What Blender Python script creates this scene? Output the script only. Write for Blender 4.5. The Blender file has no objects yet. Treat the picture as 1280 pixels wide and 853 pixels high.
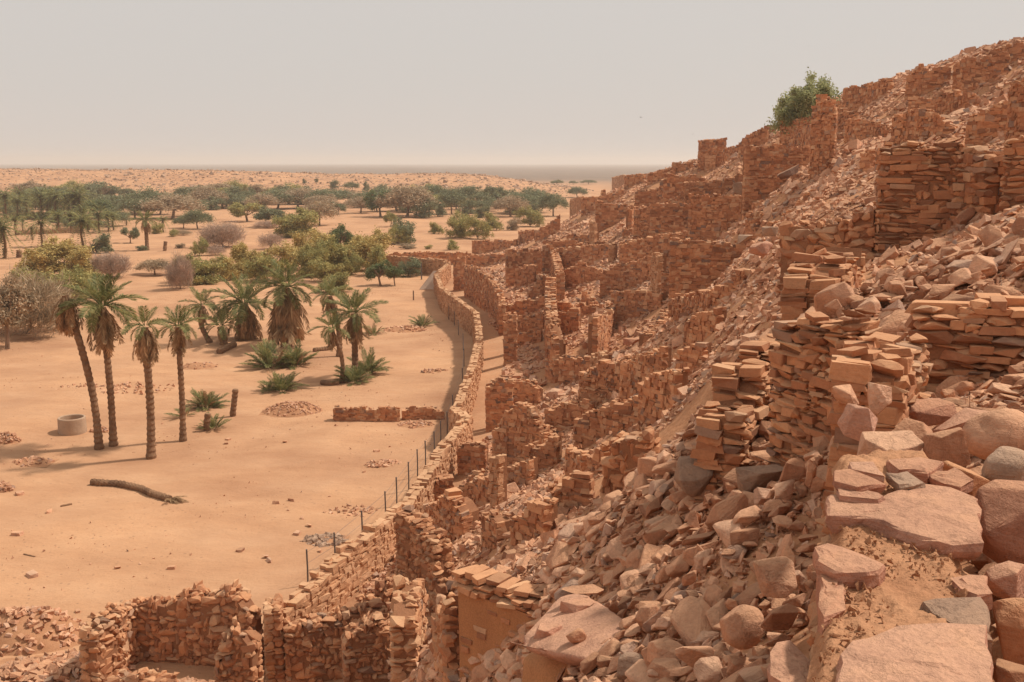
import bpy, bmesh, math, random, zlib
import numpy as np
from mathutils import Vector, Matrix, Euler

R = random.Random(7)
NR = np.random.default_rng(11)
SC = bpy.context.scene
COL = SC.collection

# ------------------------------------------------------------------ camera
F = 1244.0                      # focal length in photograph pixels (35 mm on a 36 mm sensor)
PITCH = math.atan(223.0 / F)
EYE = 14.0
cam_d = bpy.data.cameras.new('camera')
cam_d.lens = 35.0; cam_d.sensor_width = 36.0
cam_d.clip_start = 0.1; cam_d.clip_end = 30000
cam = bpy.data.objects.new('camera', cam_d)
COL.objects.link(cam)
cam.location = (0, 0, EYE)
cam.rotation_euler = (math.pi / 2 - PITCH, 0, 0)
SC.camera = cam

# ------------------------------------------------------------------ sky, sun, exposure
SUN_EL, SUN_AZ = math.radians(54), math.radians(70)     # azimuth clockwise from +Y (the view direction)
SUN_DIR = Vector((math.sin(SUN_AZ) * math.cos(SUN_EL), math.cos(SUN_AZ) * math.cos(SUN_EL), math.sin(SUN_EL)))
W = bpy.data.worlds.new('World'); SC.world = W; W.use_nodes = True
wn, wl = W.node_tree.nodes, W.node_tree.links
bg = wn['Background']; bg.inputs['Strength'].default_value = 0.1
sky = wn.new('ShaderNodeTexSky'); sky.sky_type = 'NISHITA'; sky.sun_disc = False
sky.sun_elevation = SUN_EL; sky.sun_rotation = SUN_AZ
sky.air_density = 1.0; sky.dust_density = 6.0; sky.ozone_density = 1.0
veil = wn.new('ShaderNodeMix'); veil.data_type = 'RGBA'      # dust hanging in the air greys the blue out
veil.inputs['Factor'].default_value = 0.90
veil.inputs['B'].default_value = (6.7, 6.35, 6.0, 1)
wl.new(sky.outputs['Color'], veil.inputs['A'])
wl.new(veil.outputs['Result'], bg.inputs['Color'])
sun_d = bpy.data.lights.new('sun', 'SUN'); sun_d.energy = 4.0; sun_d.angle = math.radians(3.5)
sun_d.color = (1.0, 0.93, 0.83)
sun = bpy.data.objects.new('sun', sun_d); COL.objects.link(sun)
sun.rotation_euler = (-SUN_DIR).to_track_quat('-Z', 'Y').to_euler()
sun.location = (60, 20, 90)
SC.view_settings.view_transform = 'Standard'; SC.view_settings.look = 'None'
SC.view_settings.exposure = 0.0; SC.view_settings.gamma = 1.0; SC.view_settings.use_curve_mapping = False
SC.render.engine = 'CYCLES'
SC.cycles.use_denoising = True
SC.cycles.max_bounces = 5; SC.cycles.diffuse_bounces = 4; SC.cycles.volume_bounces = 2
SC.cycles.transparent_max_bounces = 8

# ------------------------------------------------------------------ pixel <-> world (photograph pixels, 1280 x 853)
CP, SP = math.cos(PITCH), math.sin(PITCH)
def ray(px, py):
    dx, dv = (px - 640.0) / F, (426.5 - py) / F
    return dx, CP + dv * SP, -SP + dv * CP
def P(px, py, Y):
    a, b, c = ray(px, py); t = Y / b
    return (a * t, Y, EYE + c * t)
def G(px, py, z=0.0):
    a, b, c = ray(px, py); t = (z - EYE) / c
    return (a * t, b * t, z)

# ------------------------------------------------------------------ terrain height
def vnoise(x, y, seed=0):
    x = np.asarray(x, float); y = np.asarray(y, float)
    xi, yi = np.floor(x).astype(np.int64), np.floor(y).astype(np.int64)
    xf, yf = x - xi, y - yi
    u, v = xf * xf * (3 - 2 * xf), yf * yf * (3 - 2 * yf)
    def h(a, b):
        n = (a * 374761393 + b * 668265263 + seed * 2147483647) & 0xffffffff
        n = ((n ^ (n >> 13)) * 1274126177) & 0xffffffff
        return ((n ^ (n >> 16)) & 0xffff) / 65535.0
    return (h(xi, yi) * (1 - u) + h(xi + 1, yi) * u) * (1 - v) + (h(xi, yi + 1) * (1 - u) + h(xi + 1, yi + 1) * u) * v
def fbm(x, y, o=4, seed=0):
    s, a, t = 0, 1.0, 0
    for i in range(o):
        s = s + a * (vnoise(np.asarray(x) * 2 ** i, np.asarray(y) * 2 ** i, seed + i) - 0.5); t += a; a *= 0.5
    return s / t * 2

HP = [P(*c) for c in [
    (1000,840,5.2),(900,840,6.2),(800,848,7.2),(950,760,6.3),(870,760,7.5),(900,700,8.2),(820,700,9.6),(770,760,9.2),
    (950,620,9.8),(900,600,11.5),(870,640,11.2),(800,650,13),(740,690,13.5),(700,725,14),(640,728,16.2),(600,722,17),
    (640,680,21),(700,650,21),(760,640,20.5),(700,610,27),(640,620,30),(620,660,25),(850,565,20),(845,600,17.5),(815,605,20),(790,622,21.5),(875,535,19.5),(860,540,22),(880,500,24),(830,520,28),
    (905,440,28),(870,470,28.5),(780,560,31),(740,540,36),(690,580,34),(650,590,37),(700,500,47),
    (1010,560,9.6),(990,600,8.8),(1250,700,4.7),(1250,600,6.6),(1200,520,8.2),(1150,490,9.5),(1220,482,10),
    (1200,372,11.5),(1100,395,12.5),(1010,400,14),(1200,340,16),(1100,338,22),(1270,300,15.5),(1275,255,21),(1010,345,23),(940,425,17.5),
    (940,400,25),(880,520,18),(1010,336,27),(1080,334,26),(1230,250,25),(950,330,38),(900,400,34),(860,440,38),
    (980,280,42),(960,250,58),(1040,215,52),(1100,190,45),(1150,182,42),(1200,180,40),(1272,172,37),(1250,122,58),
    (900,340,58),(850,330,72),(900,290,75),(850,290,86),(960,230,78),(900,232,110),(820,250,112),(760,262,122),(800,300,92),
    (750,300,105),(700,322,108),(650,325,120),(700,362,85),(760,385,72),(800,352,76),(850,400,56),(780,450,50),(820,400,60),
    (700,282,138),(740,254,138),(800,221,132),(870,200,122),(950,175,106),(1005,152,90),(1090,126,76),(1150,104,66),(1280,88,58)]]
HP += [(-4.0,y,0.2) for y in (22,35,48,60,75,90,105)] + [(-12,y,0) for y in (12,30,45,60,80,100,120,150)] + [(-9,135,0.1),(-16,165,0),(0,170,0),(15,180,0),(35,185,2),
       (-25,-20,0),(-25,20,0),(-25,60,0),(-25,110,0),(-25,160,0),(-10,-25,2),(-6,0,3.5),(-6,10,2.4),(-3,18,2.6),(-1,13.5,4.4),(-0.6,7,8.8),(-1.5,2,9.5),(0,3,11.1),(-3,8,5.4),
       (-0.2,16.0,6.3),(-3.2,25,0.7),(-5,26,0.2),(-8,26,0.0),(0,0,12.0),(2,0,12.4),(4,3,12.3),(2,-20,13),(8,-20,15),(10,2,14),(30,0,19),(30,30,19),(60,0,20),(60,60,19.5),(60,110,18),(45,145,12),(70,170,6),(60,-25,20),
       (0.5,60,1.2),(0.2,75,1.0),(-1,50,0.4),(-0.5,90,1.2),(-4,112,0.6),(28,130,13.5),(14,155,5)]
HP = np.array(HP)
_s = 20.0
def _tps(d2): return 0.5 * d2 * np.log(d2 + 1e-9)
_c = HP[:, :2] / _s
_n = len(_c)
_K = _tps(((_c[:, None] - _c[None]) ** 2).sum(-1)) + 0.004 * np.eye(_n)
_Pm = np.c_[np.ones(_n), _c]
_A = np.block([[_K, _Pm], [_Pm.T, np.zeros((3, 3))]])
_sol = np.linalg.solve(_A, np.r_[HP[:, 2], np.zeros(3)])
def hill_raw(x, y):
    x = np.asarray(x, float); y = np.asarray(y, float)
    q = np.stack([x.ravel(), y.ravel()], -1) / _s
    out = np.empty(len(q))
    for i in range(0, len(q), 20000):
        qq = q[i:i + 20000]
        out[i:i + 20000] = _tps(((qq[:, None] - _c[None]) ** 2).sum(-1)) @ _sol[:_n] + _sol[_n] + qq @ _sol[_n + 1:]
    return out.reshape(x.shape)
def sstep(a, b, t):
    t = np.clip((t - a) / (b - a), 0, 1); return t * t * (3 - 2 * t)
def hill_window(x, y):
    return sstep(-24, -14, x) * (1 - sstep(75, 140, x)) * sstep(-45, -20, y) * (1 - sstep(165, 200, y))
def height_at(x, y):
    """height of the land: the ruined hillside, the sand flat with its low dunes, the stony ridge behind the oasis"""
    x = np.asarray(x, float); y = np.asarray(y, float)
    w = hill_window(x, y)
    z = np.where(w > 0, hill_raw(np.clip(x, -30, 130), np.clip(y, -50, 210)), 0.0)
    z = 0.5 * (z + np.sqrt(z * z + 0.15)) - 0.19
    m = sstep(0.3, 1.6, z)
    z = np.clip(z, 0, 22) * w + m * w * (0.16 * fbm(x * .9, y * .9, 3, 3))
    # sand flat
    flat = 1 - m * w
    near = np.exp(-((np.hypot(x, y) / 400) ** 2))
    z = z + flat * near * (0.34 * fbm(x / 9, y / 14, 4, 9) + 0.09 * fbm(x / 2.4, y / 1.5, 3, 5)) * sstep(-4, -9, x - 0.0 * y)
    # stony ridge 400-600 m out
    ex = sstep(60, -30, x + 0.12 * (y - 480))
    prof = sstep(395, 500, y + 26 * fbm(x / 70, y / 300, 3, 21)) * (1 - 0.85 * sstep(540, 800, y))
    top = 9.2 + 2.2 * fbm(x / 90, y / 120, 4, 33) - 1.5 * sstep(-180, -60, x) * sstep(-10, -110, x)
    z = z + ex * prof * top + ex * prof * 0.9 * fbm(x / 14, y / 14, 3, 40)
    z = z + 1.2 * sstep(900, 2500, np.hypot(x, y)) * fbm(x / 600, y / 600, 3, 50)
    return z
# fast lookup near the hill
LX, LY = np.arange(-40, 90, 0.25), np.arange(-10, 190, 0.25)
LZ = height_at(*np.meshgrid(LX, LY, indexing='ij'))
def hz(x, y):
    x = np.asarray(x, float); y = np.asarray(y, float)
    fx = np.clip((x - LX[0]) / 0.25, 0, len(LX) - 1.001); fy = np.clip((y - LY[0]) / 0.25, 0, len(LY) - 1.001)
    i, j = fx.astype(int), fy.astype(int); u, v = fx - i, fy - j
    z = (LZ[i, j] * (1 - u) + LZ[i + 1, j] * u) * (1 - v) + (LZ[i, j + 1] * (1 - u) + LZ[i + 1, j + 1] * u) * v
    out = (x < LX[0]) | (x > LX[-1]) | (y > LY[-1])
    if np.any(out): z = np.where(out, height_at(x, y), z)
    return z
def hit(px, py, y0=2.5, y1=900.0):
    """first point of the land on the ray through a photograph pixel"""
    a, b, c = ray(px, py)
    Y = y0 * (y1 / y0) ** np.linspace(0, 1, 2600)
    t = Y / b
    X, Z = a * t, EYE + c * t
    under = np.nonzero(Z < hz(X, Y))[0]
    k = under[0] if len(under) else len(Y) - 1
    return (X[k], Y[k], float(hz(X[k], Y[k])))

# ------------------------------------------------------------------ object helpers
def tag(o, label=None, cat=None, group=None, kind=None):
    if label: o['label'] = label
    if cat: o['category'] = cat
    if group: o['group'] = group
    if kind: o['kind'] = kind
    return o
def link(name, data, parent=None, loc=(0, 0, 0)):
    o = bpy.data.objects.new(name, data); COL.objects.link(o)
    o.location = loc
    if parent is not None: o.parent = parent
    return o
def empty(name, loc, rz=0.0):
    o = link(name, None, None, loc); o.rotation_euler.z = rz; o.empty_display_size = 0.2
    return o
def mesh_from(name, V, faces, mat, smooth=False):
    """V: (n,3) array; faces: (m,k) int array or a list of such arrays"""
    if not isinstance(faces, list): faces = [faces]
    faces = [f for f in faces if len(f)]
    me = bpy.data.meshes.new(name)
    V = np.ascontiguousarray(V, dtype=np.float32)
    me.vertices.add(len(V)); me.vertices.foreach_set('co', V.ravel())
    nl = sum(f.size for f in faces); nf = sum(len(f) for f in faces)
    me.loops.add(nl); me.polygons.add(nf)
    me.loops.foreach_set('vertex_index', np.concatenate([f.ravel() for f in faces]).astype(np.int32))
    tot = np.concatenate([np.full(len(f), f.shape[1]) for f in faces])
    me.polygons.foreach_set('loop_start', np.r_[0, np.cumsum(tot)[:-1]].astype(np.int32))
    me.polygons.foreach_set('use_smooth', np.full(nf, smooth))
    me.update(calc_edges=True)
    if mat: me.materials.append(mat)
    return me

def near_words(px, py, marks, tight=26, wide=70):
    a, b, c = min(marks, key=lambda q: math.hypot(q[1] - px, 1.3 * (q[2] - py)))
    dx, dy = px - b, py - c
    if math.hypot(dx, dy) < tight: return 'close beside ' + a
    if abs(dx) > 1.2 * abs(dy): return ('some way ' if abs(dx) > wide else 'just ') + ('right of ' if dx > 0 else 'left of ') + a
    return ('well ' if abs(dy) > wide * .7 else 'just ') + ('below ' if dy > 0 else 'above ') + a

# ------------------------------------------------------------------ materials
def new_mat(name):
    m = bpy.data.materials.new(name); m.use_nodes = True
    return m, m.node_tree.nodes, m.node_tree.links, m.node_tree.nodes['Principled BSDF']
def N(nodes, t, **kw):
    n = nodes.new(t)
    for k, v in kw.items():
        if k in n.inputs: n.inputs[k].default_value = v
        else: setattr(n, k, v)
    return n
def ramp(nodes, stops, interp='LINEAR'):
    r = nodes.new('ShaderNodeValToRGB'); r.color_ramp.interpolation = interp
    e = r.color_ramp.elements
    while len(e) < len(stops): e.new(0.5)
    for k, (p, c) in enumerate(stops):
        e[k].position = p; e[k].color = (*c, 1)
    return r
def mixc(nodes, links, fac, a, b, blend='MIX'):
    m = nodes.new('ShaderNodeMix'); m.data_type = 'RGBA'; m.blend_type = blend
    for s, v in (('Factor', fac), ('A', a), ('B', b)):
        if hasattr(v, 'is_output'): links.new(v, m.inputs[s])
        elif s == 'Factor': m.inputs[s].default_value = v
        else: m.inputs[s].default_value = (*v, 1)
    return m.outputs['Result']
def math_n(nodes, links, op, a, b=None, clamp=False):
    m = nodes.new('ShaderNodeMath'); m.operation = op; m.use_clamp = clamp
    for k, v in enumerate((a, b)):
        if v is None: continue
        if hasattr(v, 'is_output'): links.new(v, m.inputs[k])
        else: m.inputs[k].default_value = v
    return m.outputs[0]

def stone_mat(name, stops, scale=1.0, bump=0.35, dust=(0.55, 0.33, 0.18), dust_light_amt=0.35, wear=0.5):
    """sandstone: every stone its own tone, mottled, its upper side paled by settled dust and painted-in light and a grainy broken surface"""
    m, n, l, bsdf = new_mat(name)
    geo = n.new('ShaderNodeNewGeometry'); oi = n.new('ShaderNodeObjectInfo')
    r = math_n(n, l, 'FRACT', math_n(n, l, 'ADD', geo.outputs['Random Per Island'], oi.outputs['Random']))
    base = ramp(n, stops); l.new(r, base.inputs[0])
    # position in the stone's own place in the world, so that stones sharing a mesh still differ
    pos = geo.outputs['Position']
    n1 = N(n, 'ShaderNodeTexNoise', Scale=3.2 * scale, Detail=6.0, Roughness=0.65); l.new(pos, n1.inputs['Vector'])
    n2 = N(n, 'ShaderNodeTexNoise', Scale=26.0 * scale, Detail=5.0, Roughness=0.7); l.new(pos, n2.inputs['Vector'])
    n3 = N(n, 'ShaderNodeTexNoise', Scale=0.22, Detail=3.0); l.new(pos, n3.inputs['Vector'])
    a = ramp(n, [(0.30, (0.62, 0.60, 0.60)), (0.52, (1, 1, 1)), (0.75, (1.22, 1.16, 1.08))]); l.new(n1.outputs[0], a.inputs[0])
    c = mixc(n, l, wear, base.outputs[0], a.outputs[0], 'MULTIPLY')
    a2 = ramp(n, [(0.3, (0.72, 0.70, 0.70)), (0.55, (1, 1, 1)), (0.8, (1.15, 1.12, 1.08))]); l.new(n2.outputs[0], a2.inputs[0])
    c = mixc(n, l, wear, c, a2.outputs[0], 'MULTIPLY')
    a3 = ramp(n, [(0.35, (0.86, 0.82, 0.80)), (0.65, (1.1, 1.08, 1.05))]); l.new(n3.outputs[0], a3.inputs[0])
    c = mixc(n, l, 1.0, c, a3.outputs[0], 'MULTIPLY')
    sep = n.new('ShaderNodeSeparateXYZ'); l.new(geo.outputs['Normal'], sep.inputs[0])
    up = math_n(n, l, 'MULTIPLY', math_n(n, l, 'SUBTRACT', sep.outputs[2], 0.35, True), n1.outputs[0])
    up = math_n(n, l, 'MULTIPLY', up, dust_light_amt * 3.0, True)
    c = mixc(n, l, up, c, dust)  # upper sides go paler: some dust, plus the light on tops put into colour
    l.new(c, bsdf.inputs['Base Color']); bsdf.inputs['Roughness'].default_value = 0.92
    bsdf.inputs['Specular IOR Level'].default_value = 0.15
    tc = n.new('ShaderNodeTexCoord'); mb = N(n, 'ShaderNodeMapping'); mb.inputs['Scale'].default_value = (1.2, 1.2, 9.0); l.new(tc.outputs['Object'], mb.inputs[0])
    n4 = N(n, 'ShaderNodeTexNoise', Scale=1.6 * scale, Detail=5.0, Roughness=0.6, Distortion=0.4); l.new(mb.outputs[0], n4.inputs['Vector'])
    vc = N(n, 'ShaderNodeTexVoronoi', Scale=1.5 * scale, feature='DISTANCE_TO_EDGE')
    wv = N(n, 'ShaderNodeVectorMath', operation='MULTIPLY_ADD'); l.new(n1.outputs[1], wv.inputs[0]); wv.inputs[1].default_value = (.9, .9, .9); l.new(pos, wv.inputs[2]); l.new(wv.outputs[0], vc.inputs['Vector'])
    crack = math_n(n, l, 'MULTIPLY', math_n(n, l, 'MINIMUM', vc.outputs['Distance'], 0.022), 11.0)
    h = math_n(n, l, 'ADD', math_n(n, l, 'MULTIPLY', n1.outputs[0], 1.6), math_n(n, l, 'MULTIPLY', n2.outputs[0], 0.6))
    h = math_n(n, l, 'ADD', h, math_n(n, l, 'ADD', math_n(n, l, 'MULTIPLY', n4.outputs[0], 0.8), crack))
    b = N(n, 'ShaderNodeBump', Strength=bump, Distance=0.06); l.new(h, b.inputs['Height']); l.new(b.outputs[0], bsdf.inputs['Normal'])
    return m

RED = [(0.0, (0.281, 0.127, 0.070)), (0.12, (0.425, 0.188, 0.099)), (0.45, (0.539, 0.249, 0.126)), (0.75, (0.615, 0.305, 0.159)), (0.9, (0.630, 0.377, 0.222)), (0.96, (0.425, 0.243, 0.159)), (1.0, (0.244, 0.154, 0.118))]
RUB = [(0.0, (0.322, 0.164, 0.102)), (0.1, (0.489, 0.243, 0.144)), (0.4, (0.601, 0.317, 0.191)), (0.7, (0.679, 0.380, 0.240)), (0.88, (0.720, 0.442, 0.300)), (0.95, (0.557, 0.352, 0.257)), (1.0, (0.322, 0.222, 0.180))]
M_WALL = stone_mat('wall_sandstone', RED, 1.0, 0.4)
M_FARWALL = stone_mat('weathered_wall_sandstone', RED, 0.7, 0.5, dust_light_amt=0.3)
M_RUB = stone_mat('rubble_sandstone', RUB, 1.0, 0.6, wear=0.7)
M_PALE_LIT = stone_mat('pale_lit_wall_sandstone', [(0, (0.440, 0.220, 0.116)), (0.5, (0.572, 0.308, 0.171)), (1, (0.638, 0.374, 0.220))], 1.0, 0.5, dust_light_amt=0.5)  # pale town wall stone; on wall ends and jambs it paints the sunlight in
M_SLAB = stone_mat('slab_sandstone', [(0, (0.494, 0.227, 0.143)), (0.5, (0.580, 0.287, 0.188)), (1, (0.644, 0.362, 0.257))], 1.6, 0.6, wear=0.7)
M_GREY = stone_mat('grey_rock', [(0, (0.329, 0.211, 0.149)), (0.5, (0.415, 0.279, 0.198)), (1, (0.500, 0.347, 0.248))], 1.2, 0.6, dust_light_amt=0.12, wear=0.7)

def mud_mat(name, col, dark, streak=0.0):
    m, n, l, bsdf = new_mat(name)
    geo = n.new('ShaderNodeNewGeometry')
    mp = N(n, 'ShaderNodeMapping'); mp.inputs['Scale'].default_value = (1, 1, 1 - streak); l.new(geo.outputs['Position'], mp.inputs[0])
    n1 = N(n, 'ShaderNodeTexNoise', Scale=1.7, Detail=7.0, Roughness=0.68); l.new(mp.outputs[0], n1.inputs['Vector'])
    n2 = N(n, 'ShaderNodeTexNoise', Scale=38.0, Detail=4.0, Roughness=0.7); l.new(geo.outputs['Position'], n2.inputs['Vector'])
    r = ramp(n, [(0.3, dark), (0.62, col)]); l.new(n1.outputs[0], r.inputs[0])
    r2 = ramp(n, [(0.3, (0.7, 0.7, 0.7)), (0.6, (1.05, 1.05, 1.05))]); l.new(n2.outputs[0], r2.inputs[0])
    c = mixc(n, l, 0.8, r.outputs[0], r2.outputs[0], 'MULTIPLY')
    l.new(c, bsdf.inputs['Base Color']); bsdf.inputs['Roughness'].default_value = 0.95; bsdf.inputs['Specular IOR Level'].default_value = 0.1
    h = math_n(n, l, 'ADD', n1.outputs[0], math_n(n, l, 'MULTIPLY', n2.outputs[0], 0.6))
    b = N(n, 'ShaderNodeBump', Strength=0.6, Distance=0.05); l.new(h, b.inputs['Height']); l.new(b.outputs[0], bsdf.inputs['Normal'])
    return m
M_CORE = mud_mat('wall_mud_mortar', (0.369, 0.172, 0.088), (0.254, 0.112, 0.060))
M_MUD = mud_mat('mud_render', (0.538, 0.251, 0.114), (0.428, 0.193, 0.089), 0.7)
M_EARTH = mud_mat('crumbled_earth_mortar', (0.50, 0.255, 0.135), (0.38, 0.18, 0.092))

# ground: pale orange sand, brown rubble earth on the hill, stony ridge, darker gravel plain far off
def ground_mat():
    m, n, l, bsdf = new_mat('desert_ground')
    geo = n.new('ShaderNodeNewGeometry'); pos = geo.outputs['Position']
    at = n.new('ShaderNodeAttribute'); at.attribute_name = 'soil'
    sepc = n.new('ShaderNodeSeparateColor'); l.new(at.outputs['Color'], sepc.inputs[0])
    big = N(n, 'ShaderNodeTexNoise', Scale=0.10, Detail=5.0, Roughness=0.6); l.new(pos, big.inputs['Vector'])
    mp = N(n, 'ShaderNodeMapping'); mp.inputs['Scale'].default_value = (0.45, 0.8, 1); mp.inputs['Rotation'].default_value = (0, 0, 0.25); l.new(pos, mp.inputs[0])
    mid = N(n, 'ShaderNodeTexNoise', Scale=0.55, Detail=6.0, Roughness=0.62); l.new(mp.outputs[0], mid.inputs['Vector'])
    fine = N(n, 'ShaderNodeTexNoise', Scale=9.0, Detail=7.0, Roughness=0.75); l.new(pos, fine.inputs['Vector'])
    sand = ramp(n, [(0.30, (0.439, 0.233, 0.126)), (0.5, (0.493, 0.272, 0.150)), (0.72, (0.539, 0.312, 0.178))]); l.new(mid.outputs[0], sand.inputs[0])
    s2 = ramp(n, [(0.35, (0.84, 0.80, 0.80)), (0.5, (0.98, 0.97, 0.97)), (0.64, (1.09, 1.08, 1.06))]); l.new(big.outputs[0], s2.inputs[0])
    c = mixc(n, l, 1.0, sand.outputs[0], s2.outputs[0], 'MULTIPLY')
    s3 = ramp(n, [(0.30, (0.74, 0.70, 0.68)), (0.45, (1, 1, 1)), (0.7, (1.05, 1.05, 1.05))]); l.new(fine.outputs[0], s3.inputs[0])
    c = mixc(n, l, 0.55, c, s3.outputs[0], 'MULTIPLY')
    # grit and small dark stones strewn over the sand, in patches
    vor = N(n, 'ShaderNodeTexVoronoi', Scale=2.6); l.new(pos, vor.inputs['Vector'])
    gp = math_n(n, l, 'MULTIPLY', math_n(n, l, 'LESS_THAN', vor.outputs['Distance'], 0.13), math_n(n, l, 'GREATER_THAN', big.outputs[0], 0.52))
    c = mixc(n, l, math_n(n, l, 'MULTIPLY', gp, 0.6), c, (0.30, 0.17, 0.10))
    # hill earth
    er = ramp(n, [(0.3, (0.36, 0.17, 0.085)), (0.5, (0.48, 0.235, 0.12)), (0.7, (0.56, 0.30, 0.165))]); l.new(fine.outputs[0], er.inputs[0])
    c = mixc(n, l, sepc.outputs[0], c, er.outputs[0])
    # stony ridge: voronoi-sized dark blocks on sand
    v2 = N(n, 'ShaderNodeTexVoronoi', Scale=0.42); l.new(pos, v2.inputs['Vector'])
    rn = N(n, 'ShaderNodeTexNoise', Scale=0.035, Detail=5.0, Roughness=0.7); l.new(pos, rn.inputs['Vector'])
    st = math_n(n, l, 'MULTIPLY', math_n(n, l, 'LESS_THAN', v2.outputs['Distance'], 0.36), math_n(n, l, 'GREATER_THAN', rn.outputs[0], 0.47))
    st = math_n(n, l, 'MULTIPLY', st, sepc.outputs[1])
    c = mixc(n, l, math_n(n, l, 'MULTIPLY', st, 0.75), c, (0.24, 0.13, 0.09))
    # gravel plain
    pl = ramp(n, [(0.35, (0.15, 0.112, 0.09)), (0.65, (0.225, 0.165, 0.125))]); l.new(rn.outputs[0], pl.inputs[0])
    c = mixc(n, l, sepc.outputs[2], c, pl.outputs[0])
    l.new(c, bsdf.inputs['Base Color']); bsdf.inputs['Roughness'].default_value = 0.95; bsdf.inputs['Specular IOR Level'].default_value = 0.08
    rip = N(n, 'ShaderNodeTexNoise', Scale=2.2, Detail=5.0, Roughness=0.6); l.new(mp.outputs[0], rip.inputs['Vector'])
    h = math_n(n, l, 'ADD', math_n(n, l, 'MULTIPLY', fine.outputs[0], 0.35), math_n(n, l, 'ADD', rip.outputs[0], mid.outputs[0]))
    b = N(n, 'ShaderNodeBump', Strength=0.55, Distance=0.14); l.new(h, b.inputs['Height']); l.new(b.outputs[0], bsdf.inputs['Normal'])
    return m
M_GROUND = ground_mat()

# ------------------------------------------------------------------ ground sheet out to the horizon
def graded(*parts): return np.unique(np.round(np.concatenate(parts), 3))
geo_out = lambda a, b, n: a * (b / a) ** np.linspace(0, 1, n)
GX = graded(-geo_out(420, 9000, 18), np.arange(-420, -80, 8), np.arange(-80, -16, 1.6), np.arange(-16, 34, 0.36), np.arange(34, 90, 2), np.arange(90, 300, 10), geo_out(300, 9000, 18))
GY = graded(np.arange(-60, 2, 2.5), np.arange(2, 45, 0.33), np.arange(45, 145, 0.7), np.arange(145, 260, 2.2), np.arange(260, 640, 5), geo_out(640, 9000, 30), [-3000, -800, -200])
gx, gy = np.meshgrid(GX, GY, indexing='ij')
gz = height_at(gx, gy)
nx, ny = gx.shape
idx = np.arange(nx * ny).reshape(nx, ny)
quads = np.stack([idx[:-1, :-1], idx[1:, :-1], idx[1:, 1:], idx[:-1, 1:]], -1).reshape(-1, 4)
gme = mesh_from('ground', np.stack([gx, gy, gz], -1).reshape(-1, 3), quads, M_GROUND, True)
hillsoil = sstep(0.45, 1.5, np.where(gy < 200, gz, 0) + 0.5 * fbm(gx / 2.5, gy / 2.5, 3, 61)) * hill_window(gx, gy)
ridge = sstep(380, 430, gy) * sstep(70, 0, gx + 0.1 * (gy - 480))
far = np.maximum(sstep(560, 900, np.hypot(gx * 0.6, gy)), 0.75 * sstep(40, 90, gx) * sstep(430, 560, gy))
ca = gme.color_attributes.new('soil', 'FLOAT_COLOR', 'POINT')
ca.data.foreach_set('color', np.stack([hillsoil, ridge, far, np.ones_like(far)], -1).astype(np.float32).ravel())
ground = tag(link('ground', gme), kind='structure')

# ------------------------------------------------------------------ stones: templates shared by all masonry and rubble
def hull_mesh(name, pts, mat, bevel=0.0, smooth=False, rough=0.0, seed=0):
    bm = bmesh.new()
    for p in pts: bm.verts.new(p)
    r = bmesh.ops.convex_hull(bm, input=bm.verts)
    junk = [v for v in bm.verts if not v.link_faces]
    bmesh.ops.delete(bm, geom=junk, context='VERTS')
    bmesh.ops.dissolve_limit(bm, angle_limit=0.16, verts=bm.verts, edges=bm.edges)
    if bevel: bmesh.ops.bevel(bm, geom=list(bm.edges), offset=bevel, segments=1, affect='EDGES', profile=0.6)
    if rough:
        bmesh.ops.triangulate(bm, faces=bm.faces)
        bmesh.ops.subdivide_edges(bm, edges=bm.edges, cuts=1, use_grid_fill=True)
        from mathutils import noise
        for v in bm.verts:
            v.co += v.co.normalized() * rough * (noise.noise(v.co * 2.3 + Vector((seed * 3.1, 0, 0))) + 0.5 * noise.noise(v.co * 6 + Vector((0, seed, 0))))
    bmesh.ops.triangulate(bm, faces=bm.faces)
    me = bpy.data.meshes.new(name); bm.to_mesh(me); bm.free()
    me.materials.append(mat)
    if smooth:
        for p in me.polygons: p.use_smooth = True
    return me
def block_pts(rr, jit, cut=0.35):
    """an uneven squared stone, some corners knocked off, in a unit cube"""
    pts = []
    for sx in (-.5, .5):
        for sy in (-.5, .5):
            for sz in (-.5, .5):
                p = [sx + rr.uniform(-jit, jit), sy + rr.uniform(-jit, jit), sz + rr.uniform(-jit, jit)]
                if rr.random() < cut:
                    k = rr.uniform(.14, .36)
                    for a in range(3):
                        q = list(p); q[a] *= 1 - k * rr.uniform(.6, 1.5); pts.append(q)
                else: pts.append(p)
    return pts
def rubble_pts(rr, n=11):
    """a broken stone: flat cleavage faces above and below, ragged sides"""
    pts = []
    for i in range(n):
        a = rr.uniform(0, 6.283); r = rr.uniform(.36, .54)
        z = rr.choice((-.5, .5, .5, rr.uniform(-.4, .4)))
        pts.append((r * math.cos(a) * 1.05, r * math.sin(a) * rr.uniform(.8, 1), z * rr.uniform(.82, 1.05)))
    return pts
def tri_arrays(me):
    V = np.empty(len(me.vertices) * 3); me.vertices.foreach_get('co', V)
    Fc = np.empty(len(me.polygons) * 3, int); me.polygons.foreach_get('vertices', Fc)
    return V.reshape(-1, 3), Fc.reshape(-1, 3)
BLK = [hull_mesh('squared_stone', block_pts(R, .07, .45), M_WALL, .035) for k in range(14)]
def field_pts(rr, n=17, pw=4.0):
    out = []
    for q in range(n):
        v = Vector((rr.gauss(0, 1), rr.gauss(0, 1), rr.gauss(0, 1))).normalized()
        out.append(tuple(v * (abs(v.x) ** pw + abs(v.y) ** pw + abs(v.z) ** pw) ** (-1 / pw) * .54 * rr.uniform(.93, 1.04)))
    return out
RND = [hull_mesh('worn_squared_stone', field_pts(R, 20, 7.0), M_WALL) for k in range(16)]
RGH = [hull_mesh('field_stone', field_pts(R), M_WALL) for k in range(20)]
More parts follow.
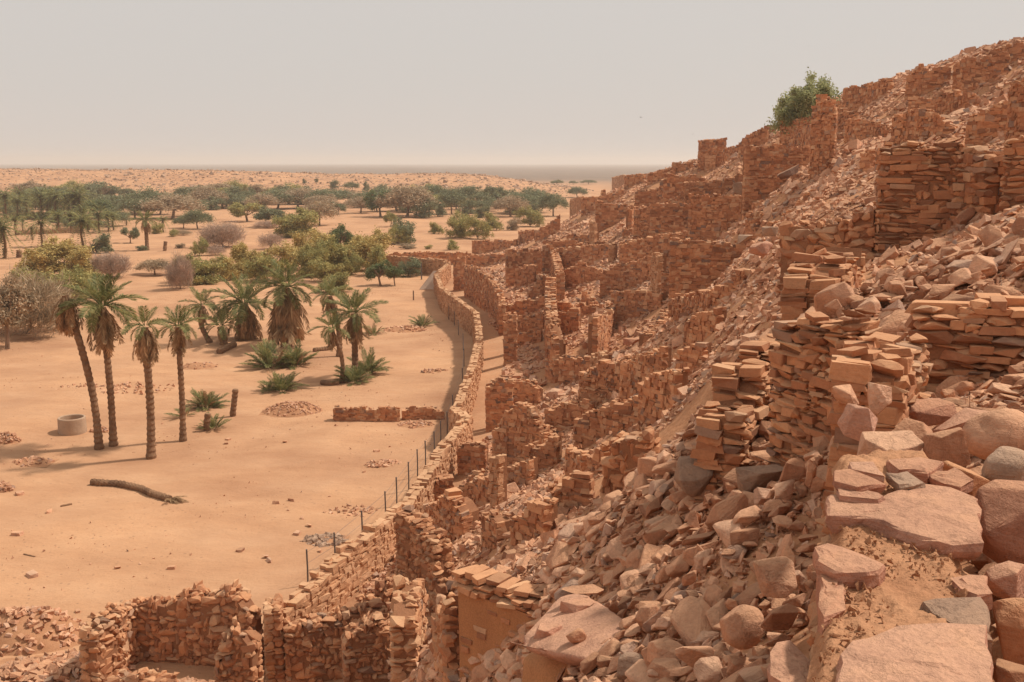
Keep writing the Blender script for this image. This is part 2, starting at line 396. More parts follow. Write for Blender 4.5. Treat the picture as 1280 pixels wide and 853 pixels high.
BLK_F = [hull_mesh('small_squared_stone', block_pts(R, .11, .3), M_FARWALL) for k in range(14)]
RUBN = [hull_mesh('broken_stone', (rubble_pts(R, 13) if k % 3 == 1 else field_pts(R, 13, 3.2) if k % 3 else field_pts(R, 18, 4.5)), M_RUB, .035) for k in range(30)]
RUBF = [hull_mesh('small_broken_stone', (rubble_pts(R, 9) if k % 3 else block_pts(R, .14, .2)), M_RUB) for k in range(22)]
RUBN_A = [tri_arrays(m) for m in RUBN]; RUBF_A = [tri_arrays(m) for m in RUBF]
BLK_A = [tri_arrays(m) for m in BLK]; BLKF_A = [tri_arrays(m) for m in BLK_F]
for m in RUBF + BLK_F: pass

def euler_mats(rx, ry, rz):
    cx, sx, cy, sy, cz, sz = np.cos(rx), np.sin(rx), np.cos(ry), np.sin(ry), np.cos(rz), np.sin(rz)
    M = np.empty((len(rx), 3, 3))
    M[:, 0, 0] = cz * cy; M[:, 0, 1] = cz * sy * sx - sz * cx; M[:, 0, 2] = cz * sy * cx + sz * sx
    M[:, 1, 0] = sz * cy; M[:, 1, 1] = sz * sy * sx + cz * cx; M[:, 1, 2] = sz * sy * cx - cz * sx
    M[:, 2, 0] = -sy; M[:, 2, 1] = cy * sx; M[:, 2, 2] = cy * cx
    return M
def joined(name, arrays, pick, cen, mats, mat, parent=None, loc=(0, 0, 0)):
    """many stones as one mesh; mats carry rotation and size"""
    Vs, Fs, off = [], [], 0
    for k, (v, f) in enumerate(arrays):
        w = np.nonzero(pick == k)[0]
        if not len(w): continue
        vv = np.einsum('nij,vj->nvi', mats[w], v) + (cen[w] - np.array(loc))[:, None]
        ff = f[None] + (off + np.arange(len(w)) * len(v))[:, None, None]
        Vs.append(vv.reshape(-1, 3)); Fs.append(ff.reshape(-1, 3)); off += len(w) * len(v)
    if not Vs: return None
    o = link(name, mesh_from(name, np.concatenate(Vs), np.concatenate(Fs), mat), parent)
    if parent is None: o.location = loc
    o['kind'] = 'stuff'
    return o
def mat4(M3, c):
    return Matrix(((*M3[0], c[0]), (*M3[1], c[1]), (*M3[2], c[2]), (0, 0, 0, 1)))

# ------------------------------------------------------------------ dry-stone walls
TRI = [0]
def build_wall(label, pts, th=0.5, sw=0.3, sh=0.12, name='ruined_wall', cat='ruined wall', group=None, mat=None, core=None, far=False,
               single=0, ragged=0.22, skip=None, sink=0.35, loose=True, face_jit=0.035, plain=False, rough=True, bothsides=False):
    """pts: (x, y, ztop) along the wall; its foot follows the land. single: how many stones become parts of their own"""
    pts = [np.array(p, float) for p in pts]
    rr = np.random.default_rng(zlib.crc32(label.encode()) % 1000 + len(pts) * 7 + int(abs(pts[0][0]) * 100))
    cx, cy = np.mean([p[0] for p in pts]), np.mean([p[1] for p in pts])
    loc = np.array([cx, cy, float(hz(cx, cy))])
    S_c, S_d, S_m, S_f, S_v = [], [], [], [], []
    CV, CF = [], []
    # ragged top line, stepped like broken courses
    segs = []
    for a, b in zip(pts[:-1], pts[1:]):
        L = math.hypot(*(b - a)[:2])
        if L < 0.05: continue
        u = np.array([(b - a)[0] / L, (b - a)[1] / L, 0]); nrm = np.array([-u[1], u[0], 0])
        segs.append((a, b, L, u, nrm))
    s0 = 0.0
    for si, (a, b, L, u, nrm) in enumerate(segs):
        ext0, ext1 = (0 if si == 0 else th * .3), (0 if si == len(segs) - 1 else th * .3)
        step = max(sw * 1.2, 0.25)
        ns = max(2, int(L / step) + 1); sp = np.linspace(0, L, ns)
        top = a[2] + (b[2] - a[2]) * sp / L
        jag = rr.normal(0, 1, ns) * ragged * .45 - np.where(rr.random(ns) < .22, rr.random(ns) * ragged * 2.2, 0)
        if si == 0: jag[0] -= ragged * .5
        top = top + jag
        tf = lambda s: np.interp(s, sp, top)
        xs, ys = a[0] + u[0] * sp, a[1] + u[1] * sp
        foot = np.minimum(hz(xs + nrm[0] * th / 2, ys + nrm[1] * th / 2), hz(xs - nrm[0] * th / 2, ys - nrm[1] * th / 2)) - sink
        top = np.maximum(top, foot + 0.15)
        bf = lambda s: np.interp(s, sp, foot)
        # mud core between the two faces
        ins = 0.0 if plain else (0.03 + sw * .05 if far else 0.04 + sw * .11)
        sp2 = np.clip(sp, ins - ext0, L - ins + ext1)
        o = len(CV) and sum(len(c) for c in CV)
        ring = []
        for side, zz in ((1, foot), (1, top - (0 if plain else .06)), (-1, top - (0 if plain else .06)), (-1, foot)):
            ring.append(np.stack([a[0] + u[0] * sp2 + nrm[0] * side * (th / 2 - ins), a[1] + u[1] * sp2 + nrm[1] * side * (th / 2 - ins), zz], -1))
        ring = np.stack(ring, 1)             # ns,4,3
        CV.append(ring.reshape(-1, 3))
        ii = o + np.arange(ns - 1)[:, None] * 4
        for k in range(3):
            CF.append(np.concatenate([ii + k, ii + 4 + k, ii + 5 + k, ii + 1 + k], 1))
        e = o + (ns - 1) * 4
        CF.append(np.array([[o, o + 1, o + 2, o + 3], [e + 3, e + 2, e + 1, e]]))
        if plain: continue
        z = foot.min() + rr.random() * .05
        zmax = top.max() + .05
        mid = (a + b) / 2; view = np.array([-mid[0], -mid[1], 0.0]); view /= np.linalg.norm(view)
        while z < zmax:
            h = sh * rr.uniform(.55, 1.6)
            for side in (1, -1):
                seen = side * float(nrm @ view)
                if far and seen < -0.05 and not bothsides: continue
                s = -ext0 - rr.random() * sw * .5
                n_est = int((L + ext0 + ext1) / (sw * .5)) + 3
                wds = sw * np.exp(rr.normal(-.08, .46, n_est)); wds = np.clip(wds, sw * .4, sw * 2.2)
                ends = s + np.cumsum(wds); starts = ends - wds
                starts = np.maximum(starts, -ext0 - .0); ends = np.minimum(ends, L + ext1)
                w = ends - starts; c = (starts + ends) / 2
                hh = h * (np.exp(rr.normal(.02, (.12 if far else .22), n_est)) if rough else rr.uniform(.82, 1.12, n_est))
                ok = (w > sw * .2) & (z + h * .55 < tf(c) + rr.normal(0, .03, n_est)) & (z + h > bf(c)) & (starts < L + ext1)
                if skip: ok &= ~skip(c + s0, z + h * .5)
                c, w, hh = c[ok], w[ok], hh[ok]; n = len(c)
                if not n: continue
                dp = th * rr.uniform(.42, .56, n)
                off = side * (th / 2 - dp / 2 + rr.normal(0, face_jit, n) * .6)
                S_c.append(np.stack([a[0] + u[0] * c + nrm[0] * off, a[1] + u[1] * c + nrm[1] * off, z + h / 2 + rr.normal(0, h * ((.1 if far else .2) if rough else .08), n)], -1))
                S_d.append(np.stack([w * (1.12 if rough else 1.05), dp * (1.05 if rough else 1), hh * (1.16 if rough else 1.12)], -1))
                e = euler_mats(rr.normal(0, .05, n), rr.normal(0, (.06 if far else .12) if rough else .045, n), rr.normal(0, .07, n))
                B = np.stack([u, nrm, np.array([0, 0, 1.0])], 1)
                S_m.append(B @ e)
                S_v.append(np.full(n, seen))
            z += h
        # loose stones lying along the broken top
        if loose:
            n = int(L / (sw * .75)) + 1
            c = rr.uniform(0, L, n); off = rr.uniform(-.42, .42, n) * th
            d = np.stack([sw * rr.uniform(.4, 1.1, n), sw * rr.uniform(.35, .8, n), sh * rr.uniform(.45, 1.1, n)], -1)
            S_c.append(np.stack([a[0] + u[0] * c + nrm[0] * off, a[1] + u[1] * c + nrm[1] * off, tf(c) + d[:, 2] * .3], -1)); S_d.append(d)
            S_m.append(euler_mats(rr.normal(0, .16, n), rr.normal(0, .16, n), rr.uniform(0, 6.28, n))); S_v.append(np.full(n, 1.2))
        s0 += L
    core_me = mesh_from(name, np.concatenate(CV) - loc, np.concatenate(CF), core or M_CORE)
    wall = tag(link(name, core_me, None, tuple(loc)), label, cat, group, "thing")
    if not S_c: return wall
    c, d, M, v = np.concatenate(S_c), np.concatenate(S_d), np.concatenate(S_m), np.concatenate(S_v)
    M = M * d[:, None, :]
    keep = np.zeros(len(c), bool)
    if single:
        order = np.argsort(-1.0 * (v > 0) * d[:, 0] * d[:, 2] / np.hypot(c[:, 0], c[:, 1]) * (1 + .2 * rr.random(len(c))))
        order = [k for k in order if v[k] > 0][:single]
        keep[order] = True
        for k in order:
            q = link('stone', (RGH if rough else RND if rr.random() < .75 else BLK)[rr.integers(14)], wall)
            q.matrix_local = mat4(M[k], c[k] - loc)
    rest = ~keep
    RGH_A = [tri_arrays(m_) for m_ in RGH[:14]]; arr = BLKF_A if far else BLK_A
    if rest.any():
        arr = arr if far else (RGH_A if rough else BLKF_A)
        g = joined('stonework', arr, rr.integers(len(arr), size=rest.sum()), c[rest], M[rest], mat or (M_FARWALL if far else M_WALL), wall, tuple(loc))
        TRI[0] += len(g.data.polygons)
    return wall

def px_wall(label, spec, org=None, **kw):
    """spec points: (px, py_top, py_base[, distance]) in photograph pixels, or in a zoomed crop with org = (x0, y0, scale)"""
    pts = []
    for q in spec:
        px, pt, pb = q[:3]
        if org: px, pt, pb = org[0] + px / org[2], org[1] + pt / org[2], org[1] + pb / org[2]
        if len(q) > 3: Y = q[3]; x = P(px, pb, Y)[0]
        else: x, Y, _ = hit(px, pb)
        pts.append((x, Y, P(px, pt, Y)[2]))
    Ym = np.mean([p[1] for p in pts])
    far = kw.pop('far', Ym > 30)
    if len(spec[0]) == 3 and not kw.pop('deep', False):      # walls that face across the valley: keep them square to it
        q2 = []
        for (x, Y, z), q in zip(pts, spec):
            px, pt, pb = q[:3]
            if org: px, pt, pb = org[0] + px / org[2], org[1] + pt / org[2], org[1] + pb / org[2]
            Yn = Ym + .3 * (Y - Ym); q2.append((P(px, pb, Yn)[0], Yn, P(px, pt, Yn)[2]))
        pts = q2
    if far:
        kw.setdefault('ragged', .13); kw.setdefault('sw', 0.17 + 0.0015 * Ym); kw.setdefault('sh', 0.085 + 0.0008 * Ym)
    elif Ym > 18: kw.setdefault('single', 300)
    else: kw.setdefault('single', 300)
    return build_wall(label, pts, far=far, **kw)

ZA, ZD, ZC, ZB, ZF, ZG = (540, 230, 4), (720, 180, 4), (640, 40, 4), (960, 40, 4), (600, 400, 4), (340, 400, 3.2)

# the long town wall that snakes round the foot of the ruins
tw = []
for px, py, h in [(484,319,1.9),(553,327,1.9),(561,331,1.9),(545,343,2.0),(553,362,2.0),(573,378,2.1),(595,396,2.1),(598,416,2.1),(599,431,2.0),(591,461,1.9),
                  (575,500,1.8),(568,517,1.7),(584,537,1.6),(570,554,1.6),(546,577,1.7),(541,592,1.7),(505,650,1.6),(465,684,1.6),(418,716,1.6),(384,741,1.6),(350,764,1.6)]:
    x, y, z = G(px, py, h); tw.append((x, y, float(hz(x, y)) + h))
build_wall('long dry-stone town wall snaking between the sand flat and the ruins', tw, th=.45, sw=.24, sh=.11, name='town_wall', cat='wall', far=True, single=0, ragged=.035, loose=False, mat=M_PALE_LIT, bothsides=True)
build_wall('straight low stone wall crossing the sand behind the bend of the town wall', [(*G(x, 316, 1.8)[:2], 1.8) for x in (486, 520, 560, 592)], th=.5, sw=.4, sh=.2, name='boundary_wall', cat='wall', far=True, ragged=.12)

# ruins along the alley and on the lower terraces
for label, spec, kw in [
    ('dark block of house wall nearest the far bend of the alley', [(115,382,525),(172,360,540)], {}),
    ('long leaning house wall that edges the sandy alley', [(172,412,560),(225,420,600),(290,465,640),(338,540,700),(352,600,760)], dict(ragged=.15, deep=True)),
    ('short wall end with a pale lit front beside the alley', [(362,650,850),(425,650,845)], {}),
    ('tall spine wall running down the middle of the lower ruins', [(603,310,430),(628,400,520),(640,455,600)], dict(th=.7, deep=True)),
    ('broken spine wall with a pale crumbling top above two roofless cells', [(592,470,690),(590,560,760),(598,660,850),(640,790,960)], dict(th=.75, deep=True)),
    ('smooth reddish wall stretching between the spine wall and a pale door jamb', [(632,325,420),(760,315,425),(888,304,420)], dict(ragged=.08)),
    ('pale door jamb standing at the end of the smooth reddish wall', [(892,302,385),(918,302,385)], dict(th=.6, mat=M_PALE_LIT)),
    ('long wall continuing right beyond the pale door jamb', [(945,305,400),(1090,265,380),(1280,240,360)], {}),
    ('sagging wall with a peaked top below the smooth reddish wall', [(650,440,515),(760,388,510),(850,432,510)], {}),
    ('dark back wall of a roofless room right of the spine wall', [(845,440,525),(960,400,520),(1050,370,515),(1112,368,512)], {}),
    ('slim pale wall end standing up at the corner of the roofless room', [(1118,350,525),(1150,360,560)], dict(th=.6, mat=M_PALE_LIT)),
    ('broad wall with a small black window hole', [(905,540,655),(1040,535,670),(1150,545,690)], dict(ragged=.12)),
    ('brown inner wall right of the broken spine wall', [(625,640,745),(740,632,745)], {}),
    ('low rubble-topped wall crossing in front of the peaked wall', [(620,592,650),(740,600,655),(860,612,660)], {}),
    ('slanting wall stub above the low rubble-topped wall', [(760,540,600),(850,618,650)], {}),
    ('long thin wall at the far lower corner of the ruins', [(205,286,338),(320,286,338),(425,284,335)], dict(ragged=.1)),
    ('wall just in front of the long thin corner wall', [(165,362,415),(375,352,412)], dict(ragged=.1)),
    ('thin pale pillar between two low far walls', [(374,330,425),(396,332,428)], dict(mat=M_PALE_LIT)),
    ('uneven wall right of the thin pale pillar', [(398,372,432),(450,345,432),(520,350,430),(582,330,425)], {}),
    ('dark wall with a small round hole above the alley houses', [(425,425,512),(470,408,512),(515,412,510)], {}),
    ('dark triangular wall beside the broken spine wall', [(488,560,590),(548,450,580),(584,462,560)], {}),
    ('cross wall closing the rubble floored cell', [(372,605,655),(470,580,655),(570,562,650)], {}),
    ('dark back wall of the twin roofless cells', [(424,665,738),(560,650,735)], {}),
    ('low front wall of the twin roofless cells', [(428,748,800),(550,738,795)], {}),
    ('short wall facing the flat below a slim pale pillar', [(680,258,312),(800,256,308)], {}),
    ('slim pale pillar rising on the far slope', [(800,185,298),(824,200,300)], dict(th=.7, mat=M_PALE_LIT)),
    ('dark stub wall at the far left tip of the ruins', [(440,240,298),(508,232,296)], {}),
    ('crumbling wall stepping up behind the dark stub wall', [(520,240,285),(600,195,265),(640,150,240)], {}),
    ('pale lit block at the outermost edge of the ruined hill', [(694,80,145),(752,68,140)], dict(mat=M_PALE_LIT)),
    ('dark wall beside the pale lit outermost block', [(752,75,140),(862,62,120),(960,30,90)], {}),
    ('upright post of stone on the skyline of the far ruins', [(850,35,75),(864,35,75)], {}),
    ('low wall on the far slope above the thin corner wall', [(560,290,330),(670,280,325)], {}),
    ('dark recess wall under the pale slope rubble', [(960,225,265),(1010,220,262)], {}),
]: px_wall(label, spec, ZA, **kw)
for label, spec, kw in [
    ('red mud-faced bank wall high on the middle slope', [(300,335,455),(430,302,452),(540,245,440),(590,335,425)], dict(th=.8, core=M_MUD)),
    ('smaller red mud wall above the mud-faced bank', [(420,218,290),(512,206,290)], dict(th=.8, core=M_MUD)),
    ('dark block of wall near the far skyline', [(250,162,215),(345,155,212)], {}),
    ('pale wall face just left of the dark skyline block', [(182,172,225),(245,165,220)], dict(mat=M_PALE_LIT)),
    ('low skyline wall climbing towards the square tower', [(360,152,190),(430,135,185),(500,125,175)], {}),
    ('terrace wall below the red mud-faced bank', [(225,492,575),(420,464,600)], {}),
    ('terrace wall carrying on right under the mud-faced bank', [(420,466,560),(560,440,545),(700,418,530)], {}),
    ('curved wall right of the red mud-faced bank', [(600,332,410),(740,345,415),(800,385,430)], {}),
    ('pale mud wall end standing amid grey boulders', [(872,335,430),(918,352,440)], dict(th=.7, core=M_MUD)),
    ('square broken pier at the corner of the terraces', [(424,640,790),(515,628,720)], dict(th=.8)),
    ('pale narrow wall end left of the square broken pier', [(392,552,700),(428,560,710)], dict(th=.6, mat=M_PALE_LIT)),
    ('long dark retaining wall under the near rubble terrace', [(520,765,845),(700,735,835),(850,645,780),(985,600,700)], dict(th=.8)),
    ('stub wall on the slope under the grey boulders', [(640,520,570),(760,500,560)], {}),
    ('low wall along the slope left of the leaning dark rock', [(860,300,350),(1000,280,340)], {}),
]: px_wall(label, spec, ZD, **kw)
for label, spec, kw in [
    ('square ruined tower on the skyline', [(928,548,690),(1000,540,680),(1062,537,660)], dict(th=1.6, ragged=.12)),
    ('pale block leaning at the foot of the square tower', [(963,622,695),(1016,616,685)], dict(th=.8, mat=M_PALE_LIT)),
    ('small dark wall left of the square tower', [(800,655,700),(905,650,695)], {}),
    ('dark wall block on the skyline below the tower', [(568,722,775),(668,712,768)], {}),
    ('pale wall face at the left of the dark skyline wall', [(512,728,785),(564,720,780)], dict(mat=M_PALE_LIT)),
    ('stepped skyline wall right of the square tower', [(1140,548,610),(1215,505,590),(1280,482,575)], {}),
    ('tumbled wall below the stepped skyline wall', [(1060,590,650),(1200,560,640)], {}),
]: px_wall(label, spec, ZC, **kw)
for label, spec, kw in [
    ('brown gabled wall in the upper ruins', [(640,428,545),(760,392,550),(835,400,560),(945,505,575)], {}),
    ('dark wide wall beside the pale rubble gully', [(985,442,555),(1060,392,555),(1222,352,555)], {}),
    ('tall dark wall at the edge of the picture above the slot', [(1228,250,560),(1300,225,560)], dict(th=.7)),
    ('high dark wall just under the hilltop', [(920,152,280),(1000,135,275),(1080,126,270),(1192,112,260)], dict(th=.7)),
    ('broken skyline wall with a spike of stones', [(690,222,325),(755,165,320),(770,195,315),(905,182,295)], {}),
    ('topmost wall along the hilltop', [(1100,95,130),(1190,72,150),(1300,60,190)], {}),
    ('tall narrow wall standing alone on the slope', [(228,385,690),(262,312,700),(300,345,700),(332,392,690)], dict(th=.7)),
    ('low dark wall right of the tall narrow wall', [(335,352,470),(410,402,480),(520,442,490)], {}),
    ('rough skyline wall between the desert tree and the spike', [(385,278,345),(480,272,350),(600,240,345),(622,282,345)], {}),
    ('long low wall under the high dark wall', [(850,312,405),(1000,306,395),(1060,320,390)], {}),
    ('pale mud wall under the desert tree', [(72,442,540),(218,432,560)], dict(core=M_MUD, th=.7)),
    ('stub of wall on the slope left of the desert tree', [(-10,472,520),(35,475,520)], {}),
    ('half-buried wall between the gabled wall and the low dark wall', [(400,430,500),(540,455,530),(600,490,560)], {}),
    ('low wall above the slabby tower wall', [(700,335,400),(850,340,410)], {}),
    ('short dark wall left of the slabby tower wall', [(480,600,700),(530,590,700)], {}),
]: px_wall(label, spec, ZB, **kw)
for label, spec, kw in [
    ('narrow wall end at the foot of the alley houses', [(122,10,225),(185,0,215)], {}),
    ('pale lit front end of the long spine wall', [(352,0,300),(395,95,310)], dict(th=.7, deep=True)),
    ('brown wall across the room below the spine wall', [(402,182,305),(500,180,305),(570,185,300)], {}),
    ('pale sand-covered wall beside the brown room wall', [(572,182,270),(640,172,265)], dict(mat=M_PALE_LIT)),  # no sand on it: the paler stone paints its sunlit face
    ('dark stepped block in the middle of the lower ruins', [(522,265,392),(640,205,395),(732,188,392)], dict(th=.8)),
    ('jamb of stacked stones by a dark doorway', [(722,190,390),(788,180,385)], dict(th=.7)),
    ('mud door jamb right of the dark doorway', [(872,155,255),(930,148,250)], dict(core=M_MUD)),
    ('low wall line half buried in rubble', [(340,425,475),(470,432,475),(612,415,470)], {}),
    ('tall pale pillar beside the alley end', [(62,290,530),(92,300,535)], dict(mat=M_PALE_LIT)),
    ('uneven house wall behind the dark gable', [(30,330,560),(100,285,540),(165,300,520)], {}),
    ('back wall of the house behind the dark gable', [(170,292,420),(240,300,420),(305,345,440)], {}),
    ('dark gable wall with a pointed broken top', [(80,555,690),(140,480,700),(205,408,705),(260,425,705),(330,560,705),(352,650,705)], {}),
    ('short dark wall right of the pointed gable', [(292,518,612),(410,582,615)], {}),
    ('sloping retaining bank below the half-buried wall', [(500,560,615),(560,490,605),(650,468,560)], {}),
]: px_wall(label, spec, ZF, **kw)
for label, spec, kw in [
    ('dark wall with stones missing at the end of the alley', [(752,505,600),(862,492,605)], {}),
    ('dark wall of a roofless room beside a tall pale pillar', [(812,632,738),(888,618,740)], {}),
    ('tall pale pillar at the corner of the roofless room', [(892,552,745),(926,546,742)], dict(mat=M_PALE_LIT)),
    ('dark square wall stump between the tall house wall and the rubble', [(652,735,860),(742,705,880),(800,765,890)], dict(th=.8)),
    ('sloping shoulder of masonry above the sand flat', [(535,735,800),(640,640,765),(722,602,725)], dict(th=.9)),
    ('dark stump of wall among grey rubble', [(1122,658,765),(1206,642,755)], dict(th=.7)),
]: px_wall(label, spec, ZG, **kw)

def project(x, y, z):
    dz = z - EYE
    f = y * CP - dz * SP; u = y * SP + dz * CP
    return 640 + F * x / f, 426.5 - F * u / f, f
LANDW = [('the red mud-faced bank', 830, 275), ('the square tower', 888, 190), ('the skyline desert tree', 1005, 125), ('the tall narrow lone wall', 1030, 165), ('the pale door jamb', 768, 315), ('the window-holed wall', 800, 380), ('the square broken pier', 840, 360),
         ('the broken spine wall', 690, 380), ('the slim pale pillar', 743, 290), ('the gabled upper wall', 1150, 150), ('the long retaining wall', 890, 370), ('the grey boulders on the slope', 945, 300), ('the outermost pale block', 720, 255), ('the dark skyline block', 795, 225), ('the slabby tower wall', 1140, 250), ('the dark leaning rock', 985, 215)]
LANDN = [('the pier of squared blocks', 788, 590), ('the pointed dark gable', 655, 540), ('the dark stepped block', 755, 475), ('the long retaining wall', 880, 370), ('the tall house wall', 532, 690), ('the dark grey stump', 704, 615), ('the dark doorway', 800, 458), ('the stepped broken wall', 930, 500)]
for spec in ([(706,598,634),(742,590,628)], [(640,584,612),(668,574,606)], [(722,520,556),(772,503,546)], [(806,478,518),(852,460,505)], [(742,560,596),(764,556,592)], [(648,640,676),(690,630,670)], [(792,450,486),(834,434,476)],
             [(862,402,438),(902,384,424)], [(690,508,532),(742,500,526)], [(660,556,590),(700,546,582)], [(850,440,470),(884,426,462)], [(612,640,680),(632,650,690)], [(770,508,540),(806,494,530)], [(576,600,640),(604,590,632)], [(715,560,590),(738,566,596)]):
    px_wall('low broken wall in the rubble ' + near_words((spec[0][0] + spec[1][0]) / 2, spec[0][1], LANDN), spec, th=.5, group='low broken walls in the near rubble', far=True)
fw_rng = np.random.default_rng(77)
have = [(o.location.x, o.location.y) for o in bpy.data.objects if o.get('category') == 'ruined wall']
cnt = 0
for k in range(900):
    if cnt >= 46: break
    x_, y_ = fw_rng.uniform(3, 29), fw_rng.uniform(50, 132); z_ = float(hz(x_, y_))
    if z_ < 2.2 or z_ > 15.3 or x_ > 25 or min(math.hypot(x_ - a_, (y_ - b_) * .55) for a_, b_ in have) < 3.0: continue
    q0_ = project(x_, y_, z_ + 3.2)
    if hit(q0_[0], q0_[1])[1] > 190: continue      # would stand up against the sky
    ang = fw_rng.choice([0.0, 0.1, -.15, 1.3, 1.55]) + fw_rng.normal(0, .15); L_ = fw_rng.uniform(4, 10); h_ = fw_rng.uniform(1.1, 2.5)
    m_ = int(3); pp = []
    for t_ in (-.5, -.1, .25, .5):
        xx_, yy_ = x_ + math.cos(ang) * L_ * t_, y_ + math.sin(ang) * L_ * t_
        pp.append((xx_, yy_, max(float(hz(xx_, yy_)) + .3, z_ + h_ * fw_rng.uniform(.55, 1.1))))
    qx_, qy_ = project(x_, y_, z_ + 1)[:2]
    build_wall('broken stretch of wall in the scree ' + near_words(qx_, qy_, LANDW), pp, th=.6, sw=.17 + .0015 * y_, sh=.085 + .0008 * y_, far=True, ragged=.13, group='broken walls half lost in the scree')
    have.append((x_, y_)); cnt += 1

# nearer walls, their stones built one by one
px_wall('tall house wall with a straight left edge below the rubble slope', [(504,634,770,26.8),(530,652,765,26.2),(552,682,765,25.4),(561,738,765,24.8)], sw=0.23, sh=0.123, th=.6, far=False)
px_wall('back wall of the roofless house at the foot of the hill', [(168,756,860,26.8),(205,748,860,26.6),(250,742,860,26.4),(296,735,860,26.2),(326,760,860,25.8)], sw=0.27, sh=0.164, th=.6, far=False, ragged=.12)
px_wall('pale left side wall of the roofless house', [(172,752,845,26.8),(145,765,850,25.6),(112,786,850,24.6)], sw=0.26, sh=0.148, th=.6, far=False, mat=M_PALE_LIT)
px_wall('broken partition in front of the roofless house', [(272,812,880,23.6),(298,782,880,23.8),(326,806,880,23.6)], sw=0.24, sh=0.139, far=False)
px_wall('pale narrow end wall at the right of the roofless house', [(344,756,840,25.0),(346,757,835,26.6)], sw=0.23, sh=0.131, th=.5, far=False, mat=M_PALE_LIT)
px_wall('dark inner wall of the second roofless house', [(358,776,850,25.2),(395,769,850,25.4),(432,766,850,25.6),(458,758,850,25.8),(494,772,850,26.0)], sw=0.26, sh=0.139, th=.6, far=False)
px_wall('lumpy mud-packed wall in front of the second roofless house', [(430,792,860,24.0),(470,768,860,24.2),(494,778,860,24.2)], sw=0.23, sh=0.131, th=.7, far=False)
px_wall('leaning wall between the second roofless house and the town wall', [(450,745,775,27.6),(505,722,772,28.4)], sw=0.23, sh=0.123, far=False)
px_wall('pale spine of wall running toward the tall house wall', [(507,770,870,19.8),(510,738,860,21.5),(520,735,815,23.6)], sw=0.24, sh=0.131, th=.6, far=False, mat=M_PALE_LIT)
px_wall('stone top of a buried wall at the lower edge of the ruins', [(135,848,880,22.2),(190,842,880,22.2),(222,850,880,22.2)], sw=0.26, sh=0.148, far=False)
px_wall('pier of squared blocks rising out of the rubble slope', [(757,580,650,22.6),(778,549,650,22.4),(818,545,645,22.0)], sw=0.27, sh=0.156, th=.8, far=False)
px_wall('slabby tower wall of thin courses high on the right', [(1090,182,332,25),(1140,180,330,24.8),(1193,178,325,24.5)], sw=.38, sh=.12, th=.7, far=False, rough=False)
px_wall('lower left shoulder of the slabby tower wall', [(1062,266,336,25.5),(1096,262,334,25.1)], sw=.4, sh=.17, th=.7, far=False)
px_wall('crumbling right wing of the slabby tower wall', [(1193,190,320,24.5),(1222,188,300,23.6),(1244,205,285,23)], sw=.38, sh=.13, th=.7, far=False, rough=False)
px_wall('wall right of the dark slot at the edge of the picture', [(1252,180,252,22.4),(1295,174,248,22)], sw=.32, sh=.13, th=.7, far=False, rough=False)
px_wall('reddish mud-bonded wall left of the slabby tower wall', [(977,284,340,27.6),(1020,280,340,27),(1064,274,337,26)], sw=.34, sh=.19, th=.7, far=False)
px_wall('slanting pile of wall slabs above the rubble bank', [(1008,345,398,15.2),(1030,322,385,17),(1052,312,372,19)], sw=.34, sh=.10, th=.8, far=False, ragged=.3, rough=False)
px_wall('square corner wall facing the dark doorway', [(980,408,565,10.4),(1025,402,562,9.9),(1068,398,560,9.5)], sw=.25, sh=.066, th=.5, far=False, ragged=.06, rough=False)
px_wall('neat coursed wall under the loose rubble at the right edge', [(1134,388,482,10.3),(1210,380,482,10.1),(1300,378,482,9.9)], sw=.30, sh=.08, th=.55, far=False, ragged=.06, rough=False)
px_wall('stepped broken wall descending toward the slope', [(898,512,575,11.4),(925,458,545,12.4),(950,437,530,13.2),(982,418,505,14.4)], sw=.26, sh=.075, th=.6, far=False, ragged=.12, rough=False)
px_wall('leftover wall end of stacked stones behind the foreground wall', [(1078,452,560,7.3),(1100,440,545,8.3),(1118,436,530,9.2)], sw=.24, sh=.075, th=.5, far=False, ragged=.16, rough=False)
print('wall tris', TRI[0], 'objects', len(bpy.data.objects))

# ------------------------------------------------------------------ rubble
def project(x, y, z):
    dz = z - EYE
    f = y * CP - dz * SP; u = y * SP + dz * CP
    return 640 + F * x / f, 426.5 - F * u / f, f
def fw_center(y): return np.interp(y, [1.0, 3.0, 4.0, 5.0, 5.7, 7.5, 9.2], [0.4, 1.24, 1.64, 2.0, 2.2, 2.8, 3.6])
FW_TOP = 12.27
def scatter(n, x0, x1, y0, y1, dens_seed, lo=0.9, thresh=-0.35):
    x = NR.uniform(x0, x1, n); y = NR.uniform(y0, y1, n); z = hz(x, y)
    ok = (z > lo) & (fbm(x / 2.2, y / 2.2, 3, dens_seed) > thresh)
    ok &= ~((np.abs(x - fw_center(y)) < .56) & (y < 5.9))
    px, py, f = project(x, y, z)
    ok &= (px > -120) & (px < 1420) & (py > 20) & (py < 980) & (f > .5)
    ok &= x < 36
    return x[ok], y[ok], z[ok]
def slope_frames(x, y, n, tilt):
    e = .3
    gxx = (hz(x + e, y) - hz(x - e, y)) / (2 * e); gyy = (hz(x, y + e) - hz(x, y - e)) / (2 * e)
    a = np.arctan(np.clip(gyy, -1, 1)) * .7; b = -np.arctan(np.clip(gxx, -1, 1)) * .7
    base = euler_mats(a, b, np.zeros(n))
    return base @ euler_mats(NR.normal(0, tilt, n), NR.normal(0, tilt, n), NR.uniform(0, 6.283, n))
def stone_dims(s):
    n = len(s)
    return np.stack([s * NR.uniform(.85, 1.35, n), s * NR.uniform(.6, 1.0, n), s * np.where(NR.random(n) < .25, NR.uniform(.5, .85, n), NR.uniform(.2, .5, n))], -1)

